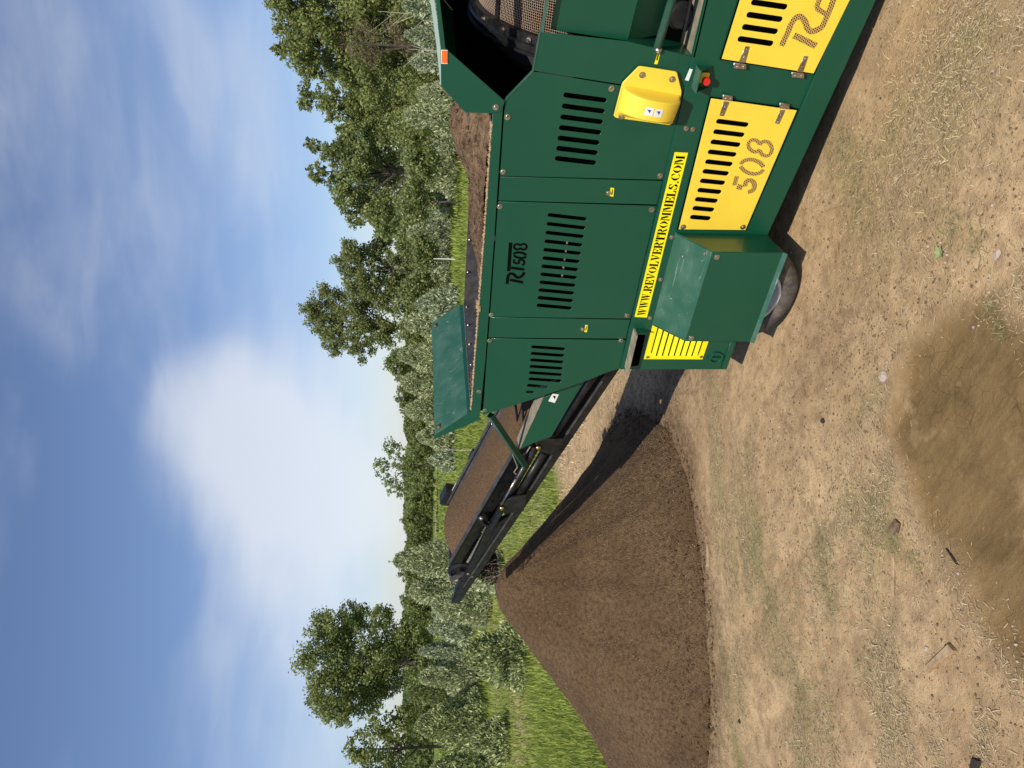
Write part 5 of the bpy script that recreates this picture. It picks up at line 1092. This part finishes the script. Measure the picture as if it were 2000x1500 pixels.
tag(link('belt_soil', npmesh('belt_soil', VV, F), M['belt_soil'] if 'belt_soil' in M else M['compost'], origin=(-5, 4.6, 1.5)), 'even layer of sifted brown soil riding up the conveyor belt', 'soil')
n = 5200; t_ = rng.random(n); x = HRc[0]-.02-.16*rng.random(n)-.25*t_**.5*rng.random(n); y = YN+.1+.5*rng.random(n); z = HRc[1]-.02-t_*(HRc[1]-PH+.1)
V, F = chunks(n, np.stack([x, y, z], -1), .004+.010*rng.random(n)**2, 8)
tag(link('falling_soil', npmesh('falling_soil', V, F), M['bark_dark']), 'crumbs of soil dropping off the conveyor tip onto the pile', 'falling soil', kind='stuff')  # near-black crumbs hold the shade under the tip in their colour
n = 40; P = np.stack([HRc[0]-.22+.45*rng.random(n), YN-.02+.34*rng.random(n), HRc[1]-.15-.1*rng.random(n)], -1); b = B()
for p_ in P:
    sag = .05+.17*random.random()**2; o_ = random.uniform(-.07, .07); b.tube([tuple(p_), (p_[0]-.4*o_, p_[1], p_[2]-sag*.4), (p_[0]-o_, p_[1]+.03, p_[2]-sag*.8), (p_[0]-o_*.4, p_[1]+.05, p_[2]-sag)], .0022, 4)
tag(b.build('hanging_roots', M['root']), 'stringy pale roots hanging below the conveyor tip', 'roots', kind='stuff')

# ================================================================== LOOSE THINGS ON THE DIRT
def gpt(x, y): X, Y = G(x, y); return X, Y, float(ground_h(np.array([X]), np.array([Y]))[0])
def lump(name, x, y, size, material, label, cat, seed, sq=(1, 1, .6)):
    r = random.Random(seed); X, Y, Z = gpt(x, y); b = B(); bmesh.ops.create_icosphere(b.bm, subdivisions=2, radius=size, matrix=Matrix.Translation((X, Y, Z+size*.25)) @ Matrix.Diagonal((*sq, 1)))
    for v in b.bm.verts: v.co += Vector((r.uniform(-1, 1), r.uniform(-1, 1), r.uniform(-1, 1)))*size*.14
    return tag(b.build(name, material, origin=(X, Y, Z)), label, cat)
lump('stone', 1722, 736, .032, M['stone'], 'smooth pinkish stone lying by the edge of the damp patch', 'stone', 1)
lump('stone', 1938, 497, .020, M['stone'], 'grey brown stone near the lower right of the dirt, above the damp patch', 'stone', 2, (1.3, 1, .5))
lump('stone', 1810, 1268, .014, M['stone'], 'small square pale stone beside the split board', 'stone', 3)
lump('clod', 1605, 822, .017, M['bark_dark'], 'round dark clod alone in the middle of the dirt', 'clod', 4, (1, 1, .9))
lump('clod', 1442, 1409, .016, M['bark_dark'], 'black clod in the grass streak at the pile foot', 'clod', 5)
lump('clod', 1748, 1030, .038, M['crumb'], 'flattened brown clod beside the green tufts', 'clod', 6, (1.2, 1, .10))
def board(name, pts, th, material, label, cat):
    P = [gpt(*q) for q in pts]; b = B(); z = np.mean([p_[2] for p_ in P]); b.prism([(p_[0], p_[1], z+th) for p_ in P], (0, 0, -th)); return tag(b.build(name, material, origin=(P[0][0], P[0][1], z), bev=.002), label, cat)
board('split_board', [(1811, 1302), (1857, 1258), (1869, 1271), (1814, 1316)], .022, M['wood'], 'short split wooden board lying on the dirt at the lower left', 'board')
board('wood_stick', [(1737, 1080), (1743, 1080), (1742, 1166), (1737, 1160)], .010, M['wood'], 'straight flat pale stick lying near the damp patch', 'stick')
board('wood_stick', [(1690, 1140), (1722, 1116), (1726, 1121), (1695, 1146)], .008, M['wood'], 'broken pale stick lying at an angle to the straight one', 'stick')
board('bark_piece', [(1844, 1070), (1852, 1078), (1870, 1104), (1864, 1101)], .010, M['bark_dark'], 'dark bark piece on the rim of the damp patch', 'bark')
board('bark_piece', [(1903, 1480), (1918, 1486), (1912, 1508), (1899, 1500)], .018, M['bark_dark'], 'dark bark piece at the very bottom left of the dirt', 'bark')
board('wood_stick', [(1378, 1062), (1381, 1062), (1382, 1108), (1378, 1108)], .008, M['wood'], 'thin pale stick standing out along the pile foot', 'stick')
def leafy(x, y, label, seed):
    X, Y, Z = gpt(x, y); r = np.random.default_rng(seed); n = 7; b = B()
    for i in range(n):
        a = 6.28*i/n+r.random()*.4; l = .022+.016*r.random(); d = Vector((math.cos(a), math.sin(a), .35)); s = Vector((-math.sin(a), math.cos(a), 0))*l*.32; c = Vector((X, Y, Z+.006))
        vs = [b.bm.verts.new(q) for q in (c, c+d*l*.5+s, c+d*l*1.05, c+d*l*.5-s)]; b.bm.faces.new(vs)
    return tag(b.build('weed', M['weed_leaf'], origin=(X, Y, Z)), label, 'weed')
leafy(1832, 495, 'pale green weed rosette on bare dirt', 1)
